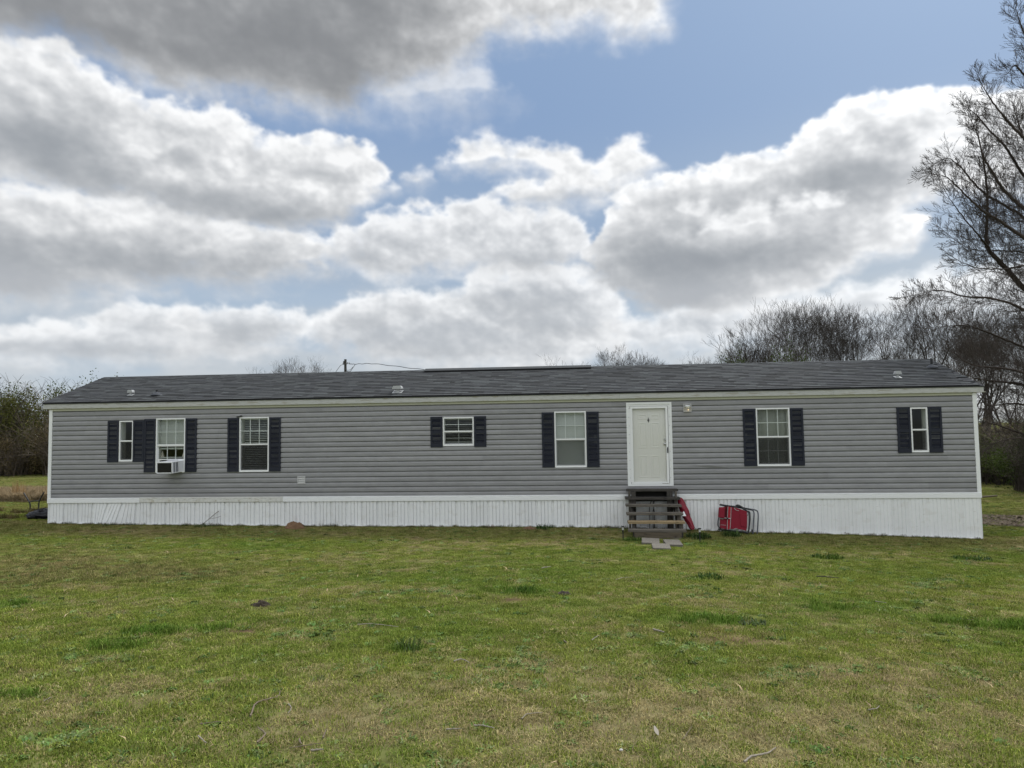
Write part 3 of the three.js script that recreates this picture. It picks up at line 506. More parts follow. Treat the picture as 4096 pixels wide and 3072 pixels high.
// ---- storm door, entry door, lamp, wall vent
{
  const d = DOOR, ring = (x0, x1, y0, y1, t, z0, z1) => [span(x0, x1, y1 - t, y1, z0, z1), span(x0, x1, y0, y0 + t, z0, z1), span(x0, x0 + t, y0 + t, y1 - t, z0, z1), span(x1 - t, x1, y0 + t, y1 - t, z0, z1)];
  const fr = mesh('door_frame', merged([...ring(d.x0, d.x1, d.y0, d.y1, 0.046, -0.03, 0.038), span(d.x0 + 0.046, d.x0 + 0.085, d.y0 + 0.046, d.y1 - 0.046, -0.05, 0.024), span(d.x1 - 0.085, d.x1 - 0.046, d.y0 + 0.046, d.y1 - 0.046, -0.05, 0.024), span(d.x0 + 0.085, d.x1 - 0.085, d.y1 - 0.09, d.y1 - 0.046, -0.05, 0.024)]), whiteTrim, house);
  for (let i = 0; i < 9; i++) for (const x of [d.x0 + 0.062, d.x1 - 0.062]) mesh('screw', new THREE.CylinderGeometry(0.006, 0.006, 0.004, 8).rotateX(Math.PI / 2).translate(x, d.y0 + 0.2 + i * 0.21, 0.026), std(0.12, 0.12, 0.12, 0.5), fr);
  const x0 = 3.552, x1 = 4.449, y0 = 0.27, y1 = 2.15;
  const storm = mesh('storm_door', merged([...ring(x0, x1, y0, y1, 0.05, 0.0, 0.034), span(x0 - 0.012, x0 - 0.002, y0 + 0.05, y1 - 0.06, 0.01, 0.03)]), whiteVinyl, house);
  mesh('pane', span(x0 + 0.05, x1 - 0.05, y0 + 0.05, y1 - 0.05, 0.014, 0.018), clearGlass, storm);
  mesh('latch_handle', merged([rbox(0.026, 0.14, 0.012, 0.004, 4.428, 1.085, 0.041), rbox(0.014, 0.1, 0.014, 0.004, 4.428, 1.085, 0.056)]), black, storm);
  mesh('scuff_strip', span(4.28, 4.43, 0.276, 0.284, 0.034, 0.0365), std(0.2, 0.19, 0.17, 0.9), storm);
  const entry = mesh('entry_door', span(3.56, 4.44, 0.25, 2.16, -0.07, -0.03), std(0.7, 0.7, 0.655, 0.45), house);
  const panel = (a, b, c, e) => {                       // an embossed panel: sunk moulding round a raised field
    const o = new THREE.Shape([new THREE.Vector2(a, c), new THREE.Vector2(b, c), new THREE.Vector2(b, e), new THREE.Vector2(a, e)]);
    const m = 0.022; o.holes.push(new THREE.Path([new THREE.Vector2(a + m, c + m), new THREE.Vector2(a + m, e - m), new THREE.Vector2(b - m, e - m), new THREE.Vector2(b - m, c + m)]));
    mesh('door_panel', merged([new THREE.ExtrudeGeometry(o, { depth: 0.002, bevelThickness: 0.004, bevelSize: 0.006, bevelSegments: 2 }).translate(0, 0, -0.03), rbox(b - a - 0.1, e - c - 0.1, 0.012, 0.0055, (a + b) / 2, (c + e) / 2, -0.03)]), entry.material, entry);
  };
  for (const [a, b] of [[3.742, 3.948], [4.04, 4.248]]) { panel(a, b, 1.84, 1.955); panel(a, b, 1.14, 1.752); panel(a, b, 0.43, 0.95); }
  mesh('deadbolt', new THREE.CylinderGeometry(0.03, 0.033, 0.02, 18).rotateX(Math.PI / 2).translate(4.375, 1.333, -0.02), steel, entry);
  mesh('door_knob', merged([new THREE.SphereGeometry(0.03, 16, 12).translate(4.375, 1.228, 0.0), new THREE.CylinderGeometry(0.034, 0.034, 0.008, 18).rotateX(Math.PI / 2).translate(4.375, 1.228, -0.026)]), steel, entry);
  mesh('knocker', merged([new THREE.SphereGeometry(0.026, 10, 8).scale(1, 1.25, 0.4).translate(3.992, 1.812, -0.026), new THREE.ConeGeometry(0.014, 0.04, 8).translate(3.992, 1.862, -0.026), new THREE.ConeGeometry(0.014, 0.035, 8).rotateX(Math.PI).translate(3.992, 1.768, -0.026)]), std(0.06, 0.06, 0.05, 0.5), entry);
  const lamp = mesh('porch_light', merged([...ring(4.826, 5.022, 1.998, 2.198, 0.022, 0.018, 0.05), span(4.848, 5.0, 2.02, 2.176, 0.018, 0.036)]), std(0.42, 0.42, 0.41, 0.6), house);
  mesh('lamp_base', new THREE.LatheGeometry([[0.001, 0.0], [0.058, 0.002], [0.062, 0.02], [0.05, 0.05], [0.03, 0.062], [0.001, 0.064]].map(([a, b]) => new THREE.Vector2(a, b)), 20).rotateX(Math.PI).translate(4.925, 2.155, 0.098), whiteTrim, lamp);
  mesh('lamp_arm', span(4.9, 4.95, 2.11, 2.14, 0.036, 0.09), whiteTrim, lamp);
  mesh('lamp_shade', new THREE.SphereGeometry(0.052, 18, 14).translate(4.925, 2.085, 0.098), new THREE.MeshPhysicalMaterial({ color: 0xffffff, transmission: 1, thickness: 0, roughness: 0.08, ior: 1.5 }), lamp);
  mesh('bulb', new THREE.SphereGeometry(0.012, 10, 8).translate(4.935, 2.046, 0.11), new THREE.MeshStandardMaterial({ color: 0x222222, emissive: new THREE.Color(1, 0.75, 0.4), emissiveIntensity: 1.0 }), lamp);
  const pl = new THREE.PointLight(new THREE.Color(1, 0.75, 0.45), 0.002); pl.name = 'bulb_light'; pl.position.set(4.935, 2.046, 0.11); pl.castShadow = true; pl.shadow.radius = 0.5; lamp.add(pl);
  const v = mesh('wall_vent', merged(ring(-4.826, -4.62, 0.337, 0.529, 0.026, 0.016, 0.04)), std(0.5, 0.5, 0.5, 0.6), house);
  mesh('vent_back', span(-4.8, -4.646, 0.363, 0.503, 0.012, 0.018), std(0.06, 0.06, 0.06, 0.8), v);
  for (let i = 0; i < 3; i++) mesh('vent_flap', box(0.15, 0.038, 0.005).rotateX(-0.4).translate(-4.723, 0.385 + i * 0.046, 0.032), std(0.55, 0.55, 0.54, 0.6), v);
  mesh('window_clip', merged([box(0.13, 0.022, 0.03).rotateZ(0.12).translate(-6.37, 2.068, 0.05), box(0.05, 0.03, 0.03).translate(-6.32, 2.078, 0.052)]), black, house);
}
// ---- skirting: a rail, a row of ribbed panels, a track on the ground
{
  const dirtyRail = std(0.7, 0.7, 0.66, 0.7, { map: stained });
  const rail = (x0, x1, dy, dirty, z = 0) => {
    const s = new THREE.Shape([[0, -0.11], [0.046, -0.11], [0.05, -0.104], [0.05, -0.03], [0.044, -0.024], [0.05, -0.016], [0.05, -0.008], [0.043, -0.003], [0.047, 0.003], [0.047, 0.012], [0.03, 0.02], [0, 0.02]].map(([a, b]) => new THREE.Vector2(-a, b)));
    const g = new THREE.ExtrudeGeometry(s, { depth: x1 - x0, bevelEnabled: false }).rotateY(Math.PI / 2).translate(x0, dy, z);
    return mesh('skirting_rail', uvBy(g, (x) => x * 0.3, (x, y) => y * 4 + 0.3), dirty ? dirtyRail : whiteTrim, house);
  };
  rail(-11.567, -9.0 - 0.03, -0.006, false, 0.004); rail(-9.03, -5.2, 0, true); rail(-5.198, -1.6, 0, false); rail(-1.598, 2.0, 0, false); rail(2.002, 5.6, 0, false); rail(5.602, 9.2, 0, false); rail(9.202, 11.575, 0, false);
  const scuff = texture(512, 512, (u, v) => { const low = 0.5 * sstep(0.2, 0.5, fbm(u * 16 + 9, v * 7, 4)), dots = 0.6 * sstep(0.46, 0.56, noise(u * 50, v * 40)); const b = 0.98 + 0.03 * fbm(u * 30, v * 12, 3); return [b * (1 - 0.1 * low - 0.25 * dots), b * (1 - 0.115 * low - 0.27 * dots), b * (1 - 0.14 * low - 0.3 * dots)]; });
  const paints = [1, 0.98, 1.01, 0.96].map((k) => std(0.85 * k, 0.86 * k, 0.86 * k, 0.5, { map: scuff }));
  const r = rng(21), PW = 0.3965, n = Math.round((2 * HX + 0.1) / PW);
  for (let k = 0; k < n; k++) {
    const x0 = -HX - 0.01 + k * ((2 * HX + 0.02) / n), w = (2 * HX + 0.02) / n, soft = lerp(1, 0.4, sstep(5.5, 7.5, x0));
    const prof = [[0, 0]], deep = 0.032 * soft;          // plan of one panel: a sunk channel, then flats parted by small grooves
    prof.push([0.008, -deep], [0.052, -deep], [0.06, 0]);
    for (let i = 1; i < 4; i++) { const gx = 0.06 + (i * (w - 0.06)) / 4; prof.push([gx - 0.009, 0], [gx - 0.006, -0.02 * soft], [gx + 0.004, -0.02 * soft], [gx + 0.007, 0.005 * soft], [gx + 0.016, 0.001]); }
    prof.push([w - 0.001, 0]);
    const p = [], uv = [], idx = [], rows = 5, out = (r() - 0.5) * 0.006, cut = new Map();
    prof.forEach((q, i) => { const x = x0 + q[0]; if (r() < 0.035) cut.set(i, 0.02 + 0.05 * r()); });
    for (let j = 0; j <= rows; j++) prof.forEach((q, i) => {
      const v = j / rows, x = x0 + q[0], top = -0.105, bot = ground(x, 0.03) - 0.02 + (cut.get(i) ?? 0) + 0.0;
      const lean = Math.exp(-Math.pow((x + 9.72) / 0.42, 2)), y = lerp(top, bot, v);
      p.push(x - 0.2 * lean * v + 0.03 * lean, y, 0.028 + q[1] + out * v + 0.06 * lean * v + 0.002 * noise(x * 1.3, y * 2)); uv.push(x * 0.25, y * 0.8);
    });
    const m = prof.length;
    for (let j = 0; j < rows; j++) for (let i = 0; i < m - 1; i++) { const a = j * m + i, b = a + m; idx.push(a, b, a + 1, a + 1, b, b + 1); }
    const g = new THREE.BufferGeometry();
    g.setAttribute('position', new THREE.Float32BufferAttribute(p, 3)); g.setAttribute('uv', new THREE.Float32BufferAttribute(uv, 2)); g.setIndex(idx);
    const flat = g.toNonIndexed(); flat.computeVertexNormals();
    mesh('skirting_panel', flat, paints[Math.floor(r() * 4)], house);
  }
  const TL = 2 * HX / 8;
  for (let i = 0; i < 8; i++) {                         // bottom track, lying on the ground in lengths
    const x = -HX + i * TL, a = ground(x, 0.03), b = ground(x + TL, 0.03), m = mesh('bottom_track', box(TL - 0.006, 0.03, 0.03), whiteTrim, house);
    m.position.set(x + TL / 2, (a + b) / 2 + 0.004, 0.055); m.rotation.z = Math.atan2(b - a, TL);
  }
  for (const s of [-1, 1]) mesh('end_skirting', span(s * (HX + 0.03) - 0.01, s * (HX + 0.03) + 0.01, -1.25, -0.1, -4.5, 0.01), paints[0], house);
  mesh('rear_skirting', span(-HX, HX, -1.3, -0.1, -4.51, -4.49), paints[1], house);
}

// ---------------------------------------------------------------- window air conditioner
{
  const t = thing('window_air_conditioner', 'white window air conditioner with dark rear grille hanging out of the left window', 'air conditioner', [-8.1, 0.675, 0]);
  t.rotation.x = 0.035;
  const W = 0.42, H = 0.285, D = 0.48, white = std(0.84, 0.85, 0.88, 0.4);
  mesh('case', merged([span(-W / 2, W / 2, H - 0.02, H, 0.02, D), span(-W / 2, W / 2, 0, 0.022, 0.02, D), span(-W / 2, -W / 2 + 0.02, 0.022, H - 0.02, 0.02, D), span(W / 2 - 0.02, W / 2, 0.022, H - 0.02, 0.02, D * 0.42), span(W / 2 - 0.02, W / 2, 0.022, H - 0.02, D * 0.68, D * 0.72), span(W / 2 - 0.02, W / 2, 0.022, H - 0.02, D * 0.9, D), span(-W / 2 - 0.005, W / 2 + 0.005, 0, H + 0.005, -0.03, 0.02)]), white, t);
  const gr = mesh('rear_grille', merged([span(-W / 2 + 0.02, W / 2 - 0.02, 0.022, H - 0.02, D - 0.03, D - 0.02)]), std(0.02, 0.02, 0.017, 0.8), t);
  const f = []; for (let i = 0; i < 30; i++) f.push(box(0.003, H - 0.045, 0.012, -W / 2 + 0.03 + i * 0.0124, H / 2, D - 0.012)); for (let i = 0; i < 9; i++) f.push(box(W - 0.042, 0.003, 0.006, 0, 0.045 + i * 0.025, D - 0.009));
  stuff(mesh('grille_fins', merged(f), std(0.035, 0.034, 0.028, 0.7), gr));
  const lv = mesh('side_vent', span(W / 2 - 0.018, W / 2 - 0.012, 0.022, H - 0.02, D * 0.42, D * 0.9), std(0.2, 0.2, 0.22, 0.7), t), l = [];
  for (let i = 0; i < 12; i++) l.push(box(0.012, 0.006, D * 0.24, W / 2 - 0.008, 0.036 + i * 0.0195, D * 0.55), box(0.012, 0.006, D * 0.16, W / 2 - 0.008, 0.036 + i * 0.0195, D * 0.81));
  stuff(mesh('vent_louvres', merged(l), std(0.5, 0.51, 0.55, 0.5), lv));
  mesh('corner_plug', new THREE.CylinderGeometry(0.008, 0.008, 0.006, 10).rotateX(Math.PI / 2).translate(W / 2 - 0.015, 0.014, D + 0.002), black, t);
}

// ---------------------------------------------------------------- wooden steps
const woodTex = (seed, a, b, knots) => texture(512, 128, (u, v) => { const g = fbm(u * 3 + seed, v * 26 + 2 * noise(u * 3, seed), 4), fine = noise(u * 14 + seed, v * 110); let t = clamp(0.5 + 0.9 * g + 0.35 * fine); const s = sstep(0.25, 0.55, fbm(u * 6 - seed, v * 4, 4)); const k = knots ? Math.exp(-((u - 0.86) ** 2 * 900 + (v - 0.35) ** 2 * 60)) : 0; const c = lerp3(a, b, t); return c.map((q) => q * (1 - 0.45 * s) * (1 - 0.75 * k)); });
{
  const t = thing('wooden_steps', 'weathered open wooden steps leading up to the white door', 'steps', [4.0, -0.86, 0]);
  const Y = 0.86, X = 4.0;
  const grey = std(1, 1, 1, 0.9, { map: woodTex(2, [0.065, 0.058, 0.048], [0.17, 0.15, 0.122]) }), dark = std(1, 1, 1, 0.9, { map: woodTex(8, [0.02, 0.018, 0.016], [0.085, 0.076, 0.066]) }), fresh = std(1, 1, 1, 0.8, { map: woodTex(14, [0.2, 0.15, 0.085], [0.38, 0.28, 0.15]) }), kick = std(1, 1, 1, 0.9, { map: woodTex(5, [0.07, 0.055, 0.038], [0.135, 0.11, 0.078], true) });
  const rough = (g, s) => { const p = g.attributes.position; for (let i = 0; i < p.count; i++) { const x = p.getX(i), y = p.getY(i); p.setY(i, y + 0.006 * noise(x * 4 + s, s) + 0.004 * noise(x * 17, s * 3)); p.setZ(i, p.getZ(i) + 0.007 * noise(x * 3.1 + s, y * 9) ); } g.computeVertexNormals(); return g; };
  [[0.165, 0.27, 1.21, 4.012, 0.05, dark], [-0.02, 0.36, 1.28, 4.009, 0.052, dark], [-0.172, 0.58, 1.286, 4.006, 0.046, grey], [-0.338, 0.82, 1.283, 4.003, 0.046, grey], [-0.5, 1.06, 1.277, 4.007, 0.046, fresh], [-0.652, 1.31, 1.278, 3.997, 0.042, grey]].forEach(([y, z, w, cx, th, m], i) => {
    const d = i === 0 ? 0.2 : 0.27, g = new THREE.BoxGeometry(w, th, d, 24, 1, 2);
    const q = mesh('tread', rough(uvBy(g, (x) => x * 0.75 + i * 0.31, (x, yy, zz) => (zz + yy) * 3 + i * 0.2), i * 2.7), m, t);
    q.position.set(cx - X, y - th / 2 + Y, z - d / 2); q.rotation.z = -0.004 - 0.002 * (i % 3);
    if (i === 0 || i === 1) q.userData.label = 'dark rotting tread near the door';
    if (i === 4) q.userData.label = 'newer yellow tread';
  });
  for (const x of [3.5, 4.53]) {                        // sawn stringers
    const s = new THREE.Shape(); const pts = [[0.02, 0.12], [0.02, -0.05]];
    for (const [y, z] of [[-0.07, 0.3], [-0.222, 0.53], [-0.388, 0.77], [-0.55, 1.01], [-0.7, 1.26]]) pts.push([z - 0.22, y], [z, y]);
    pts.push([1.3, -0.72], [1.3, -0.86], [1.12, -0.86], [0.02, -0.22]);
    pts.forEach(([z, y], i) => (i ? s.lineTo(-z, y + Y) : s.moveTo(-z, y + Y)));
    mesh('stringer', new THREE.ExtrudeGeometry(s, { depth: 0.045, bevelEnabled: false }).rotateY(Math.PI / 2).translate(x - X - 0.022, 0, 0), dark, t);
  }
  for (const [x, w, z, y1, m] of [[3.565, 0.1, 0.28, 0.11, dark], [4.42, 0.13, 0.22, 0.11, dark], [3.47, 0.045, 0.24, 0.115, grey], [4.56, 0.045, 0.24, 0.115, grey], [4.565, 0.06, 0.72, -0.385, grey], [4.575, 0.06, 0.96, -0.55, grey], [4.54, 0.06, 0.48, -0.22, grey], [3.52, 0.07, 1.2, -0.7, grey]]) mesh('post', uvBy(span(x - X - w / 2, x - X + w / 2, -0.03, y1 + Y, z - 0.045, z + 0.045), (px, py) => py, (px, py, pz) => px * 3 + pz * 2), m, t);
  mesh('riser_board', span(3.53 - X, 4.5 - X, -0.02 + Y, 0.115 + Y, 0.06, 0.08), std(0.012, 0.011, 0.01, 0.95), t);  // near-black board added in place of the shaded recess under the top tread
  mesh('cross_board', span(3.55 - X, 4.46 - X, -0.14 + Y, -0.07 + Y, 0.07, 0.1), dark, t);
  mesh('kick_board', rough(uvBy(new THREE.BoxGeometry(1.04, 0.15, 0.04, 16, 1, 1), (x) => x * 0.92 + 0.5, (x, y) => y * 5 + 0.5), 9).translate(4.003 - X, -0.775 + Y, 1.3), kick, t);
  mesh('foot_block', merged([rbox(0.16, 0.05, 0.2, 0.008, 4.42 - X, -0.845 + Y, 1.25), rbox(0.16, 0.05, 0.2, 0.008, 3.56 - X, -0.83 + Y, 1.22)]), grey, t);
}
{
  const t = mesh('power_cable', merged([[[4.02, -0.093], [3.971, -0.208], [3.95, -0.369], [3.947, -0.79]], [[4.043, -0.093], [4.055, -0.278], [4.035, -0.416], [4.03, -0.8]], [[4.08, -0.1], [4.05, -0.26], [4.07, -0.44], [4.058, -0.8]]].map((l) => tube(smooth(l.map(([x, y], i) => [x, y, 0.075 + 0.01 * (i % 2)])), 0.009, 6))), black);
  tag(t, 'bundle of dark cables hanging behind the wooden steps', 'cable');
}
// ---------------------------------------------------------------- red rolled canopy and white rag beside the steps
{
  const pts = smooth([[4.66, -0.06, 0.13], [4.735, -0.3, 0.24], [4.8, -0.5, 0.34], [4.9, -0.76, 0.47]], 10), g = new THREE.CylinderGeometry(1, 1, 1, 22, pts.length - 1, true), p = g.attributes.position;
  const C = new THREE.CatmullRomCurve3(pts.map((q) => new THREE.Vector3(...q)));
  for (let i = 0; i < p.count; i++) {
    const v = clamp(0.5 - p.getY(i)), a = Math.atan2(p.getZ(i), p.getX(i)), c = C.getPoint(v), r = (0.045 + 0.045 * Math.sin(Math.PI * Math.pow(v, 0.7)) + 0.012 * v) * (v > 0.97 ? 0.7 : 1) * (1 + 0.14 * Math.sin(a * 5 + v * 16) + 0.1 * noise(a * 2, v * 14));
    p.setXYZ(i, c.x + Math.cos(a) * r * 0.93, c.y + Math.cos(a) * r * 0.22, c.z + Math.sin(a) * r);
  }
  g.computeVertexNormals();
  const t = thing('rolled_canopy', 'long dark red fabric roll leaning beside the wooden steps', 'fabric roll', [4.9, -0.83, 0.47]);
  const m = mesh('fabric', g, std(0.2, 0.006, 0.02, 0.6, { side: THREE.DoubleSide }), t); m.position.set(-4.9, 0.83, -0.47);
  mesh('tie_cord', new THREE.TorusGeometry(0.083, 0.006, 6, 20).rotateX(1.1).rotateZ(0.25).translate(4.79 - 4.9, -0.45 + 0.83, 0.31 - 0.47), black, t);
  const rag = new THREE.ConeGeometry(0.06, 0.11, 7, 3); const q = rag.attributes.position; for (let i = 0; i < q.count; i++) q.setX(i, q.getX(i) * (1 + 0.3 * noise(i * 1.7, 2))); rag.computeVertexNormals();
  tag(mesh('cloth_rag', rag.translate(4.66, -0.345, 0.78), std(0.7, 0.7, 0.72, 0.8)), 'small white cloth heap on the right end of a step', 'cloth');
}

// ---------------------------------------------------------------- folded red camp lounger against the skirting
{
  const t = thing('folded_lounger', 'folded red camp lounger with grey tube frame leaning on the white skirting', 'folding chair', [5.95, -0.885, 0.3]);
  const K = 0.00078, P = (x, y, z = 0) => [5.517 + (x - 380) * K - 5.95, (1122 - y) * K, z - 0.12 * ((1122 - y) * K) / 0.7];
  const red = std(0.2, 0.004, 0.018, 0.85), bright = std(0.32, 0.006, 0.016, 0.8), deep = std(0.075, 0.002, 0.006, 0.9), tubeM = std(0.1, 0.105, 0.125, 0.35, { metalness: 0.7 }), dk = std(0.014, 0.015, 0.018, 0.5), pipe = std(0.42, 0.42, 0.42, 0.7);
  const pad = (name, pts, z, th, m, puff = 0.012) => { const s = new THREE.Shape(pts.map(([x, y]) => { const q = P(x, y); return new THREE.Vector2(q[0], q[1]); })); const g = new THREE.ExtrudeGeometry(s, { depth: th, bevelThickness: puff, bevelSize: puff * 0.8, bevelSegments: 3, bevelOffset: -puff * 0.8 }); const p = g.attributes.position; for (let i = 0; i < p.count; i++) p.setZ(i, p.getZ(i) + z - 0.12 * p.getY(i) / 0.7 + 0.006 * noise(p.getX(i) * 9, p.getY(i) * 9)); g.computeVertexNormals(); return mesh(name, g, m, t); };
  pad('back_pad', [[785, 335], [1000, 372], [1245, 462], [1238, 600], [1215, 900], [1185, 1020], [960, 975], [705, 965]], 0.03, 0.05, red);
  pad('pocket', [[1025, 520], [1240, 560], [1210, 930], [1030, 880]], 0.085, 0.012, red, 0.006);
  pad('middle_strip', [[695, 310], [785, 335], [705, 968], [618, 985]], 0.035, 0.05, bright, 0.008);
  pad('seat_pad', [[450, 640], [645, 640], [612, 985], [428, 945]], 0.02, 0.05, red);
  pad('shade_flap', [[590, 320], [690, 312], [650, 640], [560, 645]], 0.01, 0.045, deep);  // dark pad painted as the shaded gap between pillow and strip
  pad('pillow', [[445, 335], [592, 330], [560, 655], [385, 622], [425, 360]], 0.055, 0.07, red, 0.03);
  const line = (name, l, r, m, z) => mesh(name, tube(smooth(l.map(([x, y, dz]) => P(x, y, z + (dz ?? 0))), 5), r, 8), m, t);
  line('piping', [[692, 312], [660, 560], [622, 985]], 0.006, pipe, 0.1); line('piping', [[782, 335], [750, 640], [708, 968]], 0.006, pipe, 0.1);
  line('piping', [[870, 350], [900, 395], [950, 425], [1000, 430]], 0.006, pipe, 0.1); line('piping', [[810, 985], [850, 955], [920, 955]], 0.006, pipe, 0.1); line('piping', [[440, 843], [520, 852], [600, 860]], 0.004, pipe, 0.085);
  line('strap', [[440, 655], [520, 668], [560, 650], [640, 655], [735, 662]], 0.012, pipe, 0.1);
  mesh('buckle', rbox(0.04, 0.045, 0.02, 0.006).translate(...P(647, 655, 0.12)), dk, t);
  line('rail_tube', [[465, 262], [700, 300], [1000, 340], [1200, 375], [1390, 412]], 0.021, dk, 0.03);
  line('frame_tube', [[1200, 385], [1330, 400], [1440, 445], [1462, 520], [1430, 750], [1385, 1120]], 0.0145, tubeM, 0.03);
  line('frame_tube', [[1330, 400], [1500, 425], [1570, 460], [1592, 540], [1565, 800], [1520, 1125]], 0.0145, tubeM, 0.0);
  line('frame_tube', [[1000, 300], [1080, 320], [1150, 390], [1240, 440], [1320, 490], [1325, 560], [1290, 850], [1255, 1030], [1230, 1085], [1100, 1060]], 0.018, dk, 0.06);
  line('frame_tube', [[420, 640], [385, 780], [380, 880], [420, 940], [470, 960]], 0.014, tubeM, 0.01);
  line('frame_tube', [[380, 985], [600, 1015], [900, 1050], [1220, 1075]], 0.02, dk, 0.02);
  line('frame_tube', [[1255, 580], [1275, 545], [1285, 510], [1260, 480]], 0.009, tubeM, 0.07);
  line('hinge_bar', [[940, 300], [1010, 285], [1080, 320], [1140, 355]], 0.022, dk, 0.03);
  line('support_leg', [[1360, 450], [1368, 700], [1372, 1000]], 0.005, std(0.3, 0.3, 0.24, 0.6), -0.02);
  mesh('foot_cap', rbox(0.03, 0.06, 0.03, 0.006).translate(...P(1372, 1035, 0)), dk, t);
  mesh('side_web', rbox(0.06, 0.04, 0.01, 0.004).translate(...P(945, 1010, 0.05)), pipe, t);
}

// ---------------------------------------------------------------- path lights, pavers
for (const [x, z, label] of [[3.21, 1.66, 'black solar path light stuck in the lawn to the left of the steps'], [4.86, 1.68, 'black solar path light stuck in the lawn below the red fabric roll']]) {
  const t = thing('path_light', label, 'path light', [x, ground(x, z), z], 'solar path lights beside the steps');
  mesh('stake', merged([new THREE.CylinderGeometry(0.012, 0.012, 0.2, 8).translate(0, 0.1, 0), new THREE.CylinderGeometry(0.021, 0.014, 0.04, 10).translate(0, 0.2, 0)]), black, t);
  mesh('lens', new THREE.CylinderGeometry(0.021, 0.02, 0.065, 12).translate(0, 0.25, 0), std(0.55, 0.55, 0.53, 0.25), t);
  mesh('cap', new THREE.CylinderGeometry(0.03, 0.038, 0.022, 14).translate(0, 0.293, 0), black, t);
}
{
  const conc = texture(256, 256, (u, v) => { const n = fbm(u * 12, v * 12, 4), f = noise(u * 90, v * 90); return [0.15 + 0.08 * n + 0.04 * f, 0.137 + 0.075 * n + 0.04 * f, 0.115 + 0.065 * n + 0.035 * f]; }), m = std(1, 1, 1, 0.95, { map: conc });
  for (const [x, z, w, d, a, label] of [[3.76, 2.09, 0.37, 0.5, -0.1, 'flat concrete paver in the grass, nearest the left post of the steps'], [4.21, 2.22, 0.34, 0.52, 0.02, 'flat concrete paver half hidden by grass, below the knot of the kick board'], [3.9, 2.8, 0.36, 0.46, -0.05, 'flat concrete paver lying farthest from the steps']]) {
    const p = tag(mesh('paver', rbox(w, 0.07, d, 0.008), m), label, 'paver', 'concrete pavers at the foot of the steps');
    p.position.set(x, ground(x, z) + 0.022, z); p.rotation.set(0.045, a, -0.03);
  }
}

// ---------------------------------------------------------------- utility pole and wires
{
  const z = -17.4, x = -9.37, t = thing('utility_pole', 'dark wooden utility pole rising behind the ridge of the roof', 'utility pole', [x, ground(x, z), z]);
  const y0 = ground(x, z), wood = std(0.05, 0.045, 0.04, 0.9);
  mesh('shaft', new THREE.CylinderGeometry(0.062, 0.1, 5.22 - y0, 12).translate(0, (5.22 - y0) / 2, 0), wood, t);
  mesh('bracket', merged([box(0.2, 0.03, 0.03, 0.03, 4.98 - y0, 0.07), box(0.04, 0.14, 0.05, -0.08, 5.06 - y0, 0.03), box(0.05, 0.05, 0.05, 0.06, 4.72 - y0, 0.05)]), std(0.12, 0.12, 0.12, 0.5, { metalness: 0.6 }), t);
  for (const [dx, y] of [[0.13, 4.99], [-0.1, 4.96], [0.22, 4.98]]) mesh('insulator', new THREE.LatheGeometry([[0.001, 0], [0.03, 0.005], [0.022, 0.03], [0.032, 0.04], [0.018, 0.075], [0.001, 0.08]].map(([a, b]) => new THREE.Vector2(a, b)), 10).translate(dx, y - y0, 0.06), std(0.2, 0.2, 0.21, 0.3), t);
  const wireM = std(0.03, 0.03, 0.033, 0.6), cable = smooth([[x + 0.18, 4.98, z + 0.05], [x + 0.6, 4.92, z + 0.5], [x + 2.2, 4.72, z + 2.6], [-4.27, 4.17, -11.88], [-1.9, 3.72, -8.0], [0.6, 3.35, -4.4]], 14);
  cable.forEach((p, i) => { p[1] += 0.012 * Math.sin(i * 1.1); });
  tag(mesh('service_cable', merged([tube(cable, 0.014, 6), tube(smooth([[x + 0.05, 4.62, z + 0.06], [x + 0.3, 4.58, z + 0.2], [x + 0.5, 4.72, z + 0.4], [x + 0.7, 4.9, z + 0.6]]), 0.012, 6), tube(smooth([[x + 0.05, 4.66, z + 0.06], [x + 0.3, 4.66, z + 0.2], [x + 0.52, 4.78, z + 0.4]]), 0.01, 6)]), wireM), 'twisted dark service cable sagging from the pole towards the roof vent', 'cable');
  tag(mesh('drop_wire', tube(smooth([[x - 0.06, 4.95, z], [x - 0.22, 4.93, z], [x - 0.42, 4.7, z], [x - 0.66, 4.34, z], [x - 1.3, 3.2, z + 0.2], [x - 2.2, 1.5, z + 0.4]]), 0.011, 6), wireM), 'outer thin wire curving down on the left of the utility pole', 'wire');
  tag(mesh('guy_wire', tube([[x - 0.06, 4.6, z], [x - 0.26, 4.2, z], [x - 2.2, ground(x - 2.2, z), z]], 0.009, 6), wireM), 'straight guy wire slanting down close to the left of the utility pole', 'wire');
}

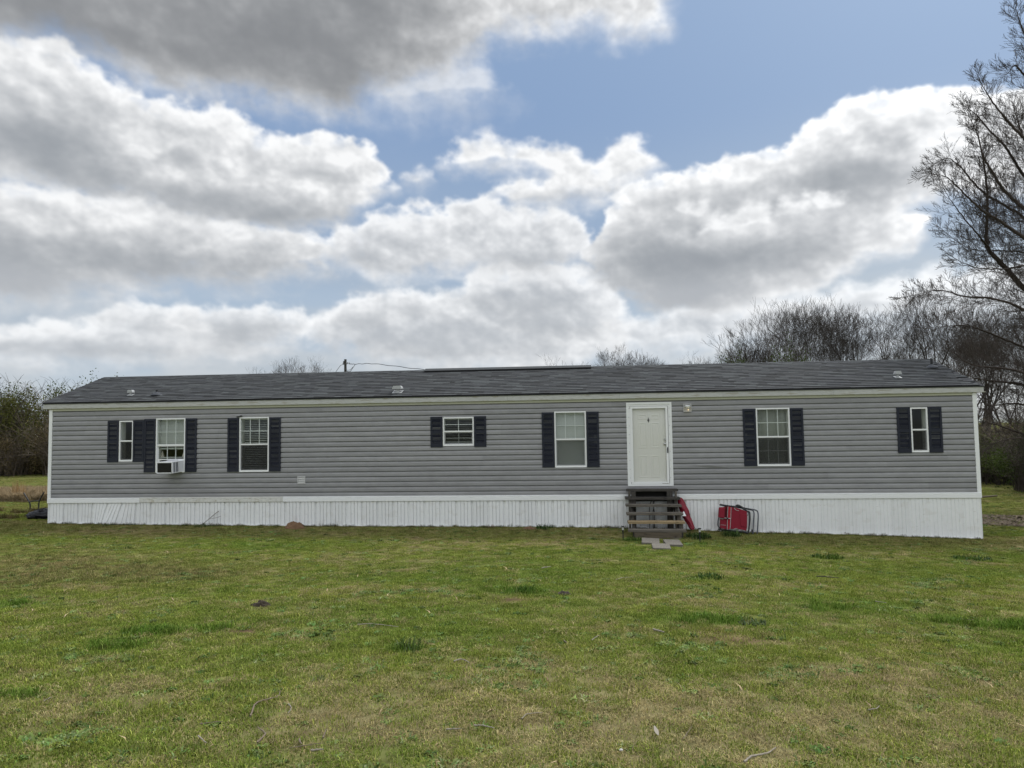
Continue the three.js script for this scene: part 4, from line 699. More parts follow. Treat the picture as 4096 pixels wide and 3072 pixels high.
// ---------------------------------------------------------------- things at the left corner
{
  const t = thing('metal_stand', 'dark metal stand with two splayed arms standing beyond the left corner', 'metal stand', [-14.4, ground(-14.4, -3), -3]);
  const g0 = ground(-14.4, -3), m = std(0.03, 0.032, 0.036, 0.45, { metalness: 0.5 }), L = (l) => l.map(([x, y, z]) => [x + 14.4, y - g0, z]);
  mesh('arm', tube(smooth(L([[-14.75, -0.11, 0], [-14.57, -0.38, 0], [-14.53, -0.46, 0], [-14.54, g0 - 0.03, 0]]), 5), 0.018, 8), m, t);
  mesh('arm', tube(smooth(L([[-14.08, -0.09, 0], [-14.23, -0.37, 0], [-14.25, -0.52, 0], [-14.23, g0 - 0.03, 0]]), 5), 0.018, 8), m, t);
  mesh('cross_bar', tube(smooth(L([[-14.57, -0.39, 0], [-14.42, -0.365, 0], [-14.23, -0.36, 0]]), 4), 0.017, 8), m, t);
  mesh('lower_bar', tube(smooth(L([[-14.52, -0.59, 0], [-14.3, -0.63, 0.02], [-14.24, -0.68, 0]]), 4), 0.013, 8), m, t);
  const s = new THREE.SphereGeometry(1, 40, 26), p = s.attributes.position;
  for (let i = 0; i < p.count; i++) { const x = p.getX(i), y = p.getY(i), z = p.getZ(i), n = 0.62 + 0.95 * billow(x * 2.1 + 3 + y, z * 2.4 + y * 1.5, 4); p.setXYZ(i, x * 0.36 * n, Math.max(y * 0.15 * n + 0.02, -0.04), z * 0.32 * n); }
  s.computeVertexNormals();
  const b = tag(mesh('plastic_tarp', s, new THREE.MeshPhysicalMaterial({ color: new THREE.Color().setRGB(0.006, 0.006, 0.008), roughness: 0.4, specularIntensity: 0.35 })), 'crumpled black plastic sheet on the ground by the left corner of the skirting', 'tarp'); b.position.set(-12.55, ground(-12.6, -1.2) + 0.05, -1.2);
}
function mound(name, x, z, w, h, col, label, seed) {
  const g = new THREE.SphereGeometry(1, 30, 14, 0, Math.PI * 2, 0, Math.PI / 2), p = g.attributes.position;
  for (let i = 0; i < p.count; i++) { const a = p.getX(i), b = p.getY(i), c = p.getZ(i), k = 1 + 0.35 * noise(a * 3 + seed, c * 3) + 0.2 * noise(a * 9, c * 9 + seed); p.setXYZ(i, a * w * k, Math.pow(Math.max(0, b), 1.5) * h * k + 0.12 * h * noise(a * 7, c * 7), c * w * 0.7 * k); }
  g.computeVertexNormals();
  const m = tag(mesh(name, g, std(...col, 1)), label, 'dirt mound'); m.position.set(x, ground(x, z) - 0.02, z); return m;
}
mound('ant_hill', -4.76, 0.36, 0.25, 0.17, [0.17, 0.1, 0.055], 'orange brown ant hill against the skirting below the middle of the wall', 3);
mound('ant_hill', 1.06, 0.34, 0.16, 0.08, [0.16, 0.095, 0.055], 'low reddish dirt heap against the skirting near the green weed', 9);
mound('dirt_mound', -1.69, 8.94, 0.13, 0.08, [0.04, 0.03, 0.02], 'dark brown clod of soil in the grass on the left side of the lawn', 5);
mound('dirt_mound', 2.03, 7.95, 0.11, 0.06, [0.05, 0.04, 0.03], 'dark brown clod of soil in the middle of the lawn', 12);

// ---------------------------------------------------------------- bare trees
const bark = std(0.045, 0.039, 0.034, 0.95), barkTwig = std(0.052, 0.043, 0.037, 0.95), barkRed = std(0.055, 0.042, 0.036, 0.95), greyBark = std(0.12, 0.108, 0.095, 0.95);
const unit = (v) => { const l = Math.hypot(...v) || 1; return [v[0] / l, v[1] / l, v[2] / l]; };
function turned(d, angle, r, up) {                      // a direction at that angle from d, lifted by up
  let a = unit([r() - 0.5, r() - 0.5, r() - 0.5]); const k = a[0] * d[0] + a[1] * d[1] + a[2] * d[2];
  a = unit([a[0] - k * d[0], a[1] - k * d[1], a[2] - k * d[2]]);
  const c = Math.cos(angle), s = Math.sin(angle); return unit([d[0] * c + a[0] * s, d[1] * c + a[1] * s + up, d[2] * c + a[2] * s]);
}
function grow(o, tubes, p, d, len, r0, level, r) {
  const L = o.levels[level], n = L.segs, pts = [p], rr = [r0], tip = L.tip ?? 0.3;
  let q = p, dir = d;
  for (let i = 1; i <= n; i++) {
    dir = unit([dir[0] + L.bend * (r() - 0.5), dir[1] + L.bend * (r() - 0.5) + L.up, dir[2] + L.bend * (r() - 0.5)]);
    q = [q[0] + dir[0] * len / n, q[1] + dir[1] * len / n, q[2] + dir[2] * len / n];
    pts.push(q); rr.push(Math.max(r0 * lerp(1, tip, i / n), o.thin));
    const N = o.levels[level + 1];
    if (N && i / n >= L.from) for (let k = L.kids; k > 0; k--) if (k >= 1 || r() < k) {
      const f = r(), a = pts[i - 1], s = [lerp(a[0], q[0], f), lerp(a[1], q[1], f), lerp(a[2], q[2], f)];
      grow(o, tubes, s, turned(dir, N.angle * (0.7 + 0.6 * r()), r, N.lift), N.len * len * (0.65 + 0.6 * r()) * (N.even ? lerp(1, 0.75, i / n) : lerp(1, 0.6, i / n)), Math.max(rr[i] * N.thick, o.thin), level + 1, r);
    }
  }
  tubes[L.to].add(pts, rr, L.sides);
}
function treeGeometry(seed, h, kind) {                  // forks again and again into finer, slightly rising branches
  const r = rng(seed), tubes = [new Tubes(), new Tubes(), new Tubes()], LEVELS = 8;
  const fork = (p, d, len, rad, level) => {
    const pts = [p], n = level < 3 ? 4 : 3, rr = [rad], end = level >= LEVELS ? 0.5 : 0.72;
    let q = p, dir = d;
    for (let i = 1; i <= n; i++) {
      dir = unit([dir[0] + 0.16 * (r() - 0.5), dir[1] + 0.16 * (r() - 0.5) + 0.035, dir[2] + 0.16 * (r() - 0.5)]);
      q = [q[0] + dir[0] * len / n, q[1] + dir[1] * len / n, q[2] + dir[2] * len / n];
      pts.push(q); rr.push(Math.max(0.0052, rad * lerp(1, end, i / n)));
      if (level > 0 && level < LEVELS && i < n && r() < 0.15) fork(q, turned(dir, 0.6 + 0.3 * r(), r, 0.06), len * (0.5 + 0.3 * r()), Math.max(0.0052, rr[i] * 0.5), Math.min(LEVELS, level + 2));
    }
    tubes[level === 0 ? 0 : level < 4 ? 1 : 2].add(pts, rr, level < 2 ? 6 : level < 4 ? 4 : 3);
    if (level >= LEVELS) return;
    const kids = r() < 0.2 ? 3 : 2, out = level < 2 ? 0.34 : 0.44;
    for (let k = 0; k < kids; k++) fork(q, turned(dir, out * (0.5 + 0.8 * r()), r, level < 4 ? 0.12 : 0.05), len * (0.68 + 0.24 * r()) * (level === 0 ? 0.75 : 1), Math.max(0.0052, rr[n] * (kids > 2 ? 0.62 : 0.75)), level + 1);
  };
  const stems = kind === 'multi' ? 4 : kind === 'pair' ? 2 : 1;
  for (let s = 0; s < stems; s++) {
    const a = (s / stems) * 6.28 + r(), lean = stems > 2 ? 0.1 + 0.32 * r() : stems > 1 ? 0.12 : 0.04 * r();
    fork([Math.cos(a) * 0.1 * stems * 0.5, 0, Math.sin(a) * 0.1 * stems * 0.5], unit([Math.cos(a) * lean, 1, Math.sin(a) * lean]), h * (stems > 2 ? 0.2 + 0.05 * r() : 0.26), (stems > 2 ? 0.1 : 0.15) * (h / 11), 0);
  }
  const top = Math.max(...tubes.map((t) => { let m = 0; for (let i = 1; i < t.p.length; i += 3) m = Math.max(m, t.p[i]); return m; })), g = tubes.map((t) => t.geometry());
  g.forEach((q) => q.scale(h / top, h / top, h / top));
  return g;
}
const TREES = [['multi', 12, 31], ['pair', 12, 45], ['single', 12, 58], ['multi', 10, 63], ['pair', 11, 77]].map(([k, h, s]) => ({ h, g: treeGeometry(s, h, k) }));
function bareTree(v, x, z, h, turn, label, group, m = [bark, bark, barkTwig]) {
  const t = thing('bare_tree', label, 'tree', [x, ground(x, z) - 0.1, z], group), k = h / TREES[v].h;
  mesh('trunk', TREES[v].g[0], m[0], t); mesh('branches', TREES[v].g[1], m[1], t); stuff(mesh('twigs', TREES[v].g[2], m[2], t));
  t.rotation.y = turn; t.scale.setScalar(k); return t;
}
const WOOD = 'bare trees of the wood beyond the right half of the roof';
bareTree(3, 16.9, -43.5, 10.8, 0.5, 'bare tree at the left edge of the wood, lower and leaning out over the roof', WOOD);
bareTree(0, 19.4, -43.6, 13.6, 1.3, 'tall fan shaped bare tree, highest in the left part of the wood', WOOD);
bareTree(0, 22.3, -44.6, 13.6, 4.1, 'broad fan shaped bare tree just right of the tallest one at the wood edge', WOOD);
bareTree(4, 24.1, -44.2, 13.4, 2.2, 'slim bare tree in the dip of the wood outline, beside the broad fan shaped tree', WOOD);
{
  const r = rng(401), list = [[26.6, -44.4], [28.6, -45.4], [30.7, -43.6], [32.6, -45.8], [34.8, -44.2], [37, -46], [39.4, -44.4], [41.8, -46], [24, -52], [33, -55], [38.4, -53], [45, -50], [34.8, -39.5], [29.4, -35.5]];
  list.forEach(([x, z], i) => bareTree([2, 4, 1, 2, 1, 0][Math.floor(r() * 6)], x + r() - 0.5, z, (i > 11 ? 9.4 : 13) + 2.2 * r(), r() * 6.28, 'slender bare tree standing in the wood right of the roof, one of many alike', 'slender bare trees of the wood', i % 4 === 1 ? [greyBark, bark, barkTwig] : undefined));
}
for (const [v, x, z, h, a, label] of [[0, -32.4, -64.4, 11.2, 1, 'small round topped bare tree behind the roof, left of the utility pole'], [2, -0.6, -72.3, 10.4, 2, 'tiny bare treetop peeping over the ridge vent'], [1, 2.3, -72.4, 11.6, 3, 'bare treetop behind the right part of the ridge vent'], [2, 6.2, -72.7, 12.7, 0.4, 'tallest thin bare treetop just right of the end of the ridge vent'], [3, 8.5, -73, 11.7, 2.7, 'round bare treetop right of the tallest thin one behind the ridge'], [3, 10.6, -73.2, 11.8, 4.4, 'bare treetop behind the ridge, right one of a touching pair'], [1, 14.9, -73.6, 11.2, 5, 'low bare treetop behind the ridge in the gap before the wood'], [3, 17.3, -73.8, 11, 0.2, 'low round bare treetop nearest to the left edge of the wood']]) bareTree(v, x, z, h * 1.05, a, label, 'distant treetops behind the ridge');

// the large tree standing right of the house, its trunk outside the frame
const LIMBS = [
  [0.13, 19.5, 3.8, -7.01, 16.76, 5.93, -6.63, 16.34, 6.41, -6.57, 15.95, 6.85, -6.5, 15.63, 7.22, -6.45, 15.58, 7.59, -6.43, 15.63, 8.32, -6.39, 15.62, 9.42, -6.32, 15.48, 10.44, -6.25, 15.38, 10.96, -6.21],
  [0.05, 15.62, 7.25, -6.4, 15.26, 7.45, -6.1, 14.93, 7.6, -5.77, 14.52, 8.09, -5.7, 14.17, 8.59, -5.64, 13.9, 9.02, -5.59],
  [0.08, 19.39, 5.34, -6.9, 16.16, 7.32, -5.49, 15.76, 7.59, -5.44, 15.35, 7.89, -5.38, 15.0, 8.1, -5.34, 14.59, 8.46, -5.28, 14.18, 8.88, -5.22, 13.77, 9.24, -5.16, 13.21, 9.32, -5.11],
  [0.07, 19.4, 6.21, -6.85, 17.06, 8.34, -6.92, 16.34, 8.8, -6.83, 15.82, 9.1, -6.76, 15.39, 9.56, -6.7, 15.03, 10.01, -6.64, 14.59, 10.31, -6.58, 13.99, 10.02, -6.54],
  [0.09, 19.34, 6.58, -6.83, 16.56, 8.4, -6.07, 16.22, 8.7, -6.02, 15.87, 9.06, -5.96, 15.59, 9.57, -5.91, 15.31, 10.07, -5.85, 15.15, 10.72, -5.8, 14.77, 11.59, -5.71],
  [0.08, 19.28, 7.53, -6.76, 17.22, 9.79, -7.05, 16.86, 10.35, -6.98, 16.57, 10.81, -6.93, 16.06, 11.34, -6.85, 15.69, 11.8, -6.79, 15.25, 12.18, -6.73],
  [0.07, 19.23, 8.63, -6.69, 16.35, 10.47, -5.52, 15.95, 10.9, -5.46, 15.6, 11.33, -5.4, 15.26, 11.83, -5.34, 14.96, 12.4, -5.28],
  [0.06, 19.2, 10.68, -6.57, 16.9, 12.83, -6.24, 16.62, 13.13, -6.19, 16.4, 12.91, -6.19], [0.06, 19.19, 11.92, -6.5, 16.96, 13.43, -5.8, 16.61, 14.15, -5.73, 16.41, 14.8, -5.67],
  [0.07, 19.49, 3.51, -7.02, 16.12, 5.08, -5.62, 15.3, 5.41, -5.52, 14.32, 5.52, -5.43, 13.49, 5.71, -5.34, 12.51, 5.52, -5.27], [0.07, 19.55, 2.78, -7.07, 17.04, 4.07, -7.27, 16.31, 4.38, -7.19, 15.64, 4.66, -7.11, 14.98, 4.82, -7.04, 13.93, 4.76, -6.95],
  [0.07, 19.43, 1.94, -7.11, 16.39, 3.16, -6.26, 15.81, 3.3, -6.2, 15.09, 3.37, -6.13, 14.56, 3.53, -6.07, 14.19, 3.84, -6.02], [0.08, 19.43, 1.86, -7.11, 16.7, 2.8, -6.81, 16.15, 2.89, -6.76, 15.68, 2.94, -6.71, 15.21, 3.02, -6.67, 14.71, 3.22, -6.61],
  [0.06, 19.46, 1.39, -7.14, 16.94, 2.16, -7.27, 16.49, 2.21, -7.23, 15.98, 2.16, -7.19, 15.48, 2.11, -7.15], [0.07, 19.47, 0.07, -7.22, 16.42, 1.21, -6.48, 16.06, 1.35, -6.44, 15.49, 1.54, -6.38, 15.04, 1.62, -6.33], [0.04, 19.48, 0.14, -7.22, 16.16, 1.09, -6.06, 15.63, 1.07, -6.01, 15.06, 0.86, -5.97, 14.85, 0.6, -5.97],
  [0.06, 19.29, 7.9, -6.74, 17.15, 10.12, -6.42, 16.73, 11.15, -6.32, 16.53, 11.89, -6.26], [0.05, 19.38, 4.83, -6.93, 16.63, 6.47, -5.88, 15.63, 6.41, -5.8, 14.72, 6.5, -5.71, 14.02, 6.86, -5.63], [0.05, 19.39, 5.7, -6.88, 17.43, 7.05, -6.93, 16.54, 7.21, -6.84, 15.21, 7.3, -6.71, 14.27, 7.98, -6.59],
];
{
  const tx = 19.87, tz = -7.3, gy = ground(tx, tz), t = thing('large_bare_tree', 'large bare tree reaching into the picture over the right end of the house', 'tree', [tx, gy, tz]);
  const put = (p) => [p[0] - tx, p[1] - gy, p[2] - tz], r = rng(901);
  mesh('trunk', tube(smooth([[19.95, gy - 0.2, -7.3], [19.87, -0.5, -7.3], [19.56, 3.08, -7.05], [19.5, 7.93, -6.76], [19.27, 12.79, -6.45], [19.13, 17.64, -6.15], [19.03, 19.6, -5.95]].map(put), 5), [...Array(31)].map((_, i) => lerp(0.33, 0.03, i / 30)), 12), barkRed, t);
  const tw = [new Tubes(), new Tubes()], pods = new Tubes();
  const spec = { thin: 0.0036, levels: [
    { segs: 6, bend: 0.16, up: 0.05, from: 0.12, kids: 1.15, to: 0, sides: 4, tip: 0.35 },
    { segs: 4, bend: 0.2, up: 0.04, from: 0.2, kids: 1.4, to: 1, sides: 3, angle: 0.6, lift: 0.1, len: 0.72, thick: 0.6 },
    { segs: 3, bend: 0.24, up: 0.03, from: 2, kids: 0, to: 1, sides: 3, angle: 0.55, lift: 0.03, len: 0.6, thick: 0.75 }] };
  const podEnds = [];
  for (const L of LIMBS) {
    const ctrl = []; for (let i = 1; i < L.length; i += 3) ctrl.push(put([L[i], L[i + 1], L[i + 2]]));
    const n = ctrl.length, pts = smooth(ctrl, 6), m = pts.length;
    pts.forEach((p, i) => { if (i > 3) { p[0] += 0.03 * noise(i * 0.7, L[1] * 7); p[1] += 0.03 * noise(i * 0.7 + 9, L[2] * 7); } });
    mesh('limb', tube(pts, pts.map((_, i) => Math.max(0.72 * L[0] * Math.pow(1 - i / m, 0.75), 0.008)), 8), barkRed, t);
    let gap = 0, side = 1;
    for (let i = 2; i < m; i++) {
      const a = pts[i - 1], b = pts[i], seg = Math.hypot(b[0] - a[0], b[1] - a[1], b[2] - a[2]), d = unit([b[0] - a[0], b[1] - a[1], b[2] - a[2]]);
      gap -= seg;
      while (gap < 0) {
        gap += 0.065 + 0.08 * r();
        const f = r(), p = [lerp(a[0], b[0], f), lerp(a[1], b[1], f), lerp(a[2], b[2], f)], end = i / m;
        side = -side;
        const sd = unit([d[0] * 0.75 - d[1] * side * 0.7 + 0.5 * (r() - 0.5), d[1] * 0.75 + d[0] * side * 0.7 + 0.12 + 0.4 * (r() - 0.5), d[2] * 0.6 + 0.9 * (r() - 0.5)]);
        const len = (0.45 + 0.8 * r()) * lerp(1.15, 0.4, end);
        grow(spec, tw, p, sd, len, 0.0042 + 0.008 * (1 - end) * r(), 0, r);
        if (r() < 0.12) podEnds.push([p[0] + sd[0] * len * (0.5 + 0.5 * r()), p[1] + sd[1] * len * (0.5 + 0.5 * r()), p[2] + sd[2] * len * 0.8]);
      }
    }
    grow(spec, tw, pts[m - 1], unit([pts[m - 1][0] - pts[m - 3][0], pts[m - 1][1] - pts[m - 3][1], pts[m - 1][2] - pts[m - 3][2]]), 0.4, 0.007, 0, r);
  }
  for (const p of podEnds) { const l = 0.05 + 0.05 * r(), dx = 0.03 * (r() - 0.5); pods.add([p, [p[0] + dx, p[1] - l * 0.5, p[2]], [p[0] + dx * 1.5, p[1] - l, p[2]]], [0.003, 0.007, 0.003], 3); }
  mesh('branches', tw[0].geometry(), barkRed, t); stuff(mesh('twigs', tw[1].geometry(), barkRed, t)); stuff(mesh('catkins', pods.geometry(), std(0.05, 0.04, 0.03, 1), t));
}

// ---------------------------------------------------------------- thickets and undergrowth
function leafBlob(seed, n, rx, ry, rz, size, lift = 0.5) {  // many small leaf faces in uneven clumps
  const r = rng(seed), p = [], idx = [], c = [];
  const clumps = Array.from({ length: 26 }, () => { const a = r() * 6.28, u = Math.sqrt(r()), y = r(); return [Math.cos(a) * u * rx, lift * ry + (y - 0.35) * ry * 0.9 * (1 - 0.4 * u), Math.sin(a) * u * rz, 0.25 + 0.35 * r()]; });
  for (let i = 0; i < n; i++) {
    const k = clumps[Math.floor(r() * clumps.length)], s = k[3], q = [k[0] + (r() + r() + r() - 1.5) * s * rx * 0.62, k[1] + (r() + r() + r() - 1.5) * s * ry * 0.6, k[2] + (r() + r() + r() - 1.5) * s * rz * 0.62];
    if (q[1] < 0.05) q[1] = 0.05 + 0.3 * r();
    const u = unit([r() - 0.5, r() - 0.5, r() - 0.5]), v = unit([r() - 0.5, r() - 0.5, r() - 0.5]), w = size * (0.6 + 0.8 * r()), b = p.length / 3;
    for (const [a, e] of [[-0.5, 0], [0, -0.28], [0.5, 0], [0, 0.28]]) p.push(q[0] + (u[0] * a + v[0] * e) * w, q[1] + (u[1] * a + v[1] * e) * w, q[2] + (u[2] * a + v[2] * e) * w);
    const t = 0.6 + 0.7 * r(); for (let j = 0; j < 4; j++) c.push(t, t * (0.9 + 0.2 * r()), t * 0.9);
    idx.push(b, b + 1, b + 2, b, b + 2, b + 3);
  }
  const g = new THREE.BufferGeometry(); g.setAttribute('position', new THREE.Float32BufferAttribute(p, 3)); g.setAttribute('color', new THREE.Float32BufferAttribute(c, 3)); g.setIndex(idx);
  const f = g.toNonIndexed(); f.computeVertexNormals(); return f;
}
function brushStems(seed, n, rx, h, arch) {
  const r = rng(seed), T = new Tubes();
  for (let i = 0; i < n; i++) {
    const a = r() * 6.28, u = Math.sqrt(r()) * rx * 0.7, x = Math.cos(a) * u, z = Math.sin(a) * u, b = r() * 6.28, L = h * (0.55 + 0.55 * r()), o = arch * L * (0.3 + 0.7 * r()), droop = r() < 0.45 ? 0.5 : 0.95, pts = [];
    for (let k = 0; k <= 6; k++) { const t = k / 6; pts.push([x + Math.cos(b) * o * t * t + 0.12 * noise(i * 3.3, t * 4), L * (t - (1 - droop) * t * t * 1.15), z + Math.sin(b) * o * t * t + 0.12 * noise(i * 5.1 + 40, t * 4)]); }
    T.add(pts, pts.map((_, k) => lerp(0.02, 0.006, k / 6)), 3);
    for (let s = 0; s < 5; s++) { const k = 2 + Math.floor(r() * 4.9), p = pts[k], d = unit([r() - 0.5, r() * 0.9, r() - 0.5]), l = 0.3 + 0.6 * r(); T.add([p, [p[0] + d[0] * l * 0.5, p[1] + d[1] * l * 0.5, p[2] + d[2] * l * 0.5], [p[0] + d[0] * l, p[1] + d[1] * l * 0.8, p[2] + d[2] * l]], [0.008, 0.006, 0.004], 3); }
  }
  return T.geometry();
}
const leafMat = (r, g, b) => new THREE.MeshPhysicalMaterial({ color: new THREE.Color().setRGB(r, g, b), roughness: 0.95, specularIntensity: 0.2, transmission: 0.35, thickness: 0, vertexColors: true, side: THREE.DoubleSide });
const olive = leafMat(0.105, 0.11, 0.032), mossy = leafMat(0.075, 0.1, 0.025), brownLeaf = leafMat(0.115, 0.09, 0.048), deepGreen = leafMat(0.055, 0.08, 0.02), stemTan = std(0.13, 0.105, 0.08, 0.95), stemDark = std(0.06, 0.048, 0.038, 0.95);
const BR = [brushStems(61, 240, 2.2, 4.6, 0.55), brushStems(62, 300, 2.4, 3.6, 0.9)], LB = [leafBlob(71, 12000, 2.4, 4.2, 2.0, 0.13), leafBlob(72, 9000, 2.3, 3.0, 2.0, 0.12, 0.45)];
function shrub(name, label, cat, x, z, k, ky, turn, v, leaf, stem, group) {
  const t = thing(name, label, cat, [x, ground(x, z) - 0.05, z], group); t.rotation.y = turn; t.scale.set(k, k * ky, k);
  mesh('stems', BR[v], stem, t); if (leaf) stuff(mesh('foliage', LB[v], leaf, t)); return t;
}
const TH = 'overgrown shrubs of the thicket left of the house';
shrub('thicket_shrub', 'tall olive green overgrown shrub at the left edge of the picture', 'shrub', -37.2, -28.2, 1.15, 1.12, 0.3, 0, olive, stemDark, TH);
shrub('thicket_shrub', 'brown bramble tangle in front of the tall olive shrub, left of the house', 'bramble', -35.4, -26.2, 1.0, 0.9, 1.7, 1, brownLeaf, stemTan, TH);
shrub('thicket_shrub', 'olive brown shrub between the bramble tangle and the house corner', 'shrub', -33.4, -28.6, 1.1, 1.06, 3.1, 0, olive, stemTan, TH);
shrub('thicket_shrub', 'bare brown brush directly beside the left corner post', 'shrub', -31.2, -27.2, 1.05, 1.0, 4.4, 1, brownLeaf, stemTan, TH);
for (const [x, z, k, ky, a, v, l, s] of [[-39.6, -31, 1.2, 1.15, 5, 0, mossy, stemDark], [-35.5, -32.5, 1.25, 1.1, 2, 0, mossy, stemDark], [-31, -31, 1.2, 1.05, 1, 0, olive, stemDark], [-28.6, -29.5, 1.15, 1.05, 2.5, 0, brownLeaf, stemTan], [-41.5, -28, 1.1, 1.1, 0, 1, olive, stemTan], [-38.6, -26, 0.8, 0.8, 3, 1, mossy, stemTan], [-25.6, -31, 1.2, 0.9, 0.7, 0, olive, stemTan]]) shrub('thicket_shrub', 'shrub of the dark back rows of the thicket left of the house', 'shrub', x, z, k, ky, a, v, l, s, 'back shrubs of the left thicket');
shrub('undergrowth_shrub', 'dark green leafy bush low at the right edge beyond the house', 'bush', 20.4, -11.6, 0.85, 0.72, 1, 0, deepGreen, stemDark);
shrub('undergrowth_shrub', 'olive bush between the house corner and the dark green bush', 'bush', 20.6, -15.8, 0.8, 0.7, 2, 1, mossy, stemDark);
for (const [x, z, k, a, l] of [[22.5, -19, 0.9, 3, mossy], [26, -23, 1, 0, brownLeaf], [23, -15, 0.9, 4, deepGreen], [19.6, -20, 0.6, 2, brownLeaf], [30, -27, 1.2, 5, brownLeaf], [25.4, -17, 1.0, 1, mossy], [34, -31, 1.2, 2, brownLeaf], [28, -34, 1.1, 3, brownLeaf], [22, -36, 1.1, 4, brownLeaf], [38, -38, 1.2, 4, mossy]]) shrub('undergrowth_shrub', 'brush of the tangled undergrowth among the trees right of the house', 'brush', x, z, k, 0.75, a, 1, l, stemTan, 'undergrowth of the wood');
shrub('evergreen_shrub', 'dark evergreen treetop at the left foot of the wood behind the roof', 'evergreen', 13.6, -35.5, 0.62, 2.7, 1, 0, deepGreen, stemDark);
shrub('evergreen_shrub', 'low dark evergreen behind the roof below the broad fan shaped trees', 'evergreen', 17.6, -36, 0.75, 2.35, 3, 0, deepGreen, stemDark);
tag(mesh('fallen_log', tube(smooth([[15.4, -1.1, -8.6], [16.1, -1.02, -8.8], [16.9, -0.98, -9.0]]), [...Array(13)].map((_, i) => 0.05 - 0.002 * i), 8), stemTan), 'thin fallen branch lying on the grass right of the house', 'branch');

// ---------------------------------------------------------------- grass
function tuftGeometry(seed, n, radius, h0, h1, w, lean, curl, pal) {
  const r = rng(seed), p = [], c = [], idx = [];
  for (let i = 0; i < n; i++) {
    const a = r() * 6.28, d = Math.sqrt(r()) * radius, x = Math.cos(a) * d, z = Math.sin(a) * d, b = r() * 6.28, h = lerp(h0, h1, r()), l = h * lean * (0.3 + r()), cw = w * (0.6 + 0.8 * r()), ca = Math.cos(b), sa = Math.sin(b), o = p.length / 3;
    const tone = pal[Math.floor(r() * pal.length)], k = 0.62 + 0.72 * r();
    const px = -sa * cw / 2, pz = ca * cw / 2, mx = x + ca * l * 0.35, mz = z + sa * l * 0.35, my = h * 0.6, ex = x + ca * l, ez = z + sa * l, ey = h * (1 - curl * r());
    p.push(x - px, -0.012, z - pz, x + px, -0.012, z + pz, mx - px * 0.8, my, mz - pz * 0.8, mx + px * 0.8, my, mz + pz * 0.8, ex, ey, ez);
    for (let j = 0; j < 5; j++) c.push(tone[0] * k, tone[1] * k, tone[2] * k);
    idx.push(o, o + 1, o + 3, o, o + 3, o + 2, o + 2, o + 3, o + 4);
  }
  const g = new THREE.BufferGeometry(); g.setAttribute('position', new THREE.Float32BufferAttribute(p, 3)); g.setAttribute('color', new THREE.Float32BufferAttribute(c, 3)); g.setIndex(idx); g.computeVertexNormals();
  return g;
}
const GREENS = [[1, 1, 1], [0.9, 1, 0.95], [1.3, 1.18, 1.2], [0.7, 0.8, 0.85], [1.1, 1.12, 1], [1.7, 1.4, 2.2]], STRAWS = [[1, 1, 1], [1.15, 1.1, 1], [0.75, 0.72, 0.68], [0.9, 0.82, 0.7]];
const grassMat = () => new THREE.MeshLambertMaterial({ vertexColors: true, side: THREE.DoubleSide });
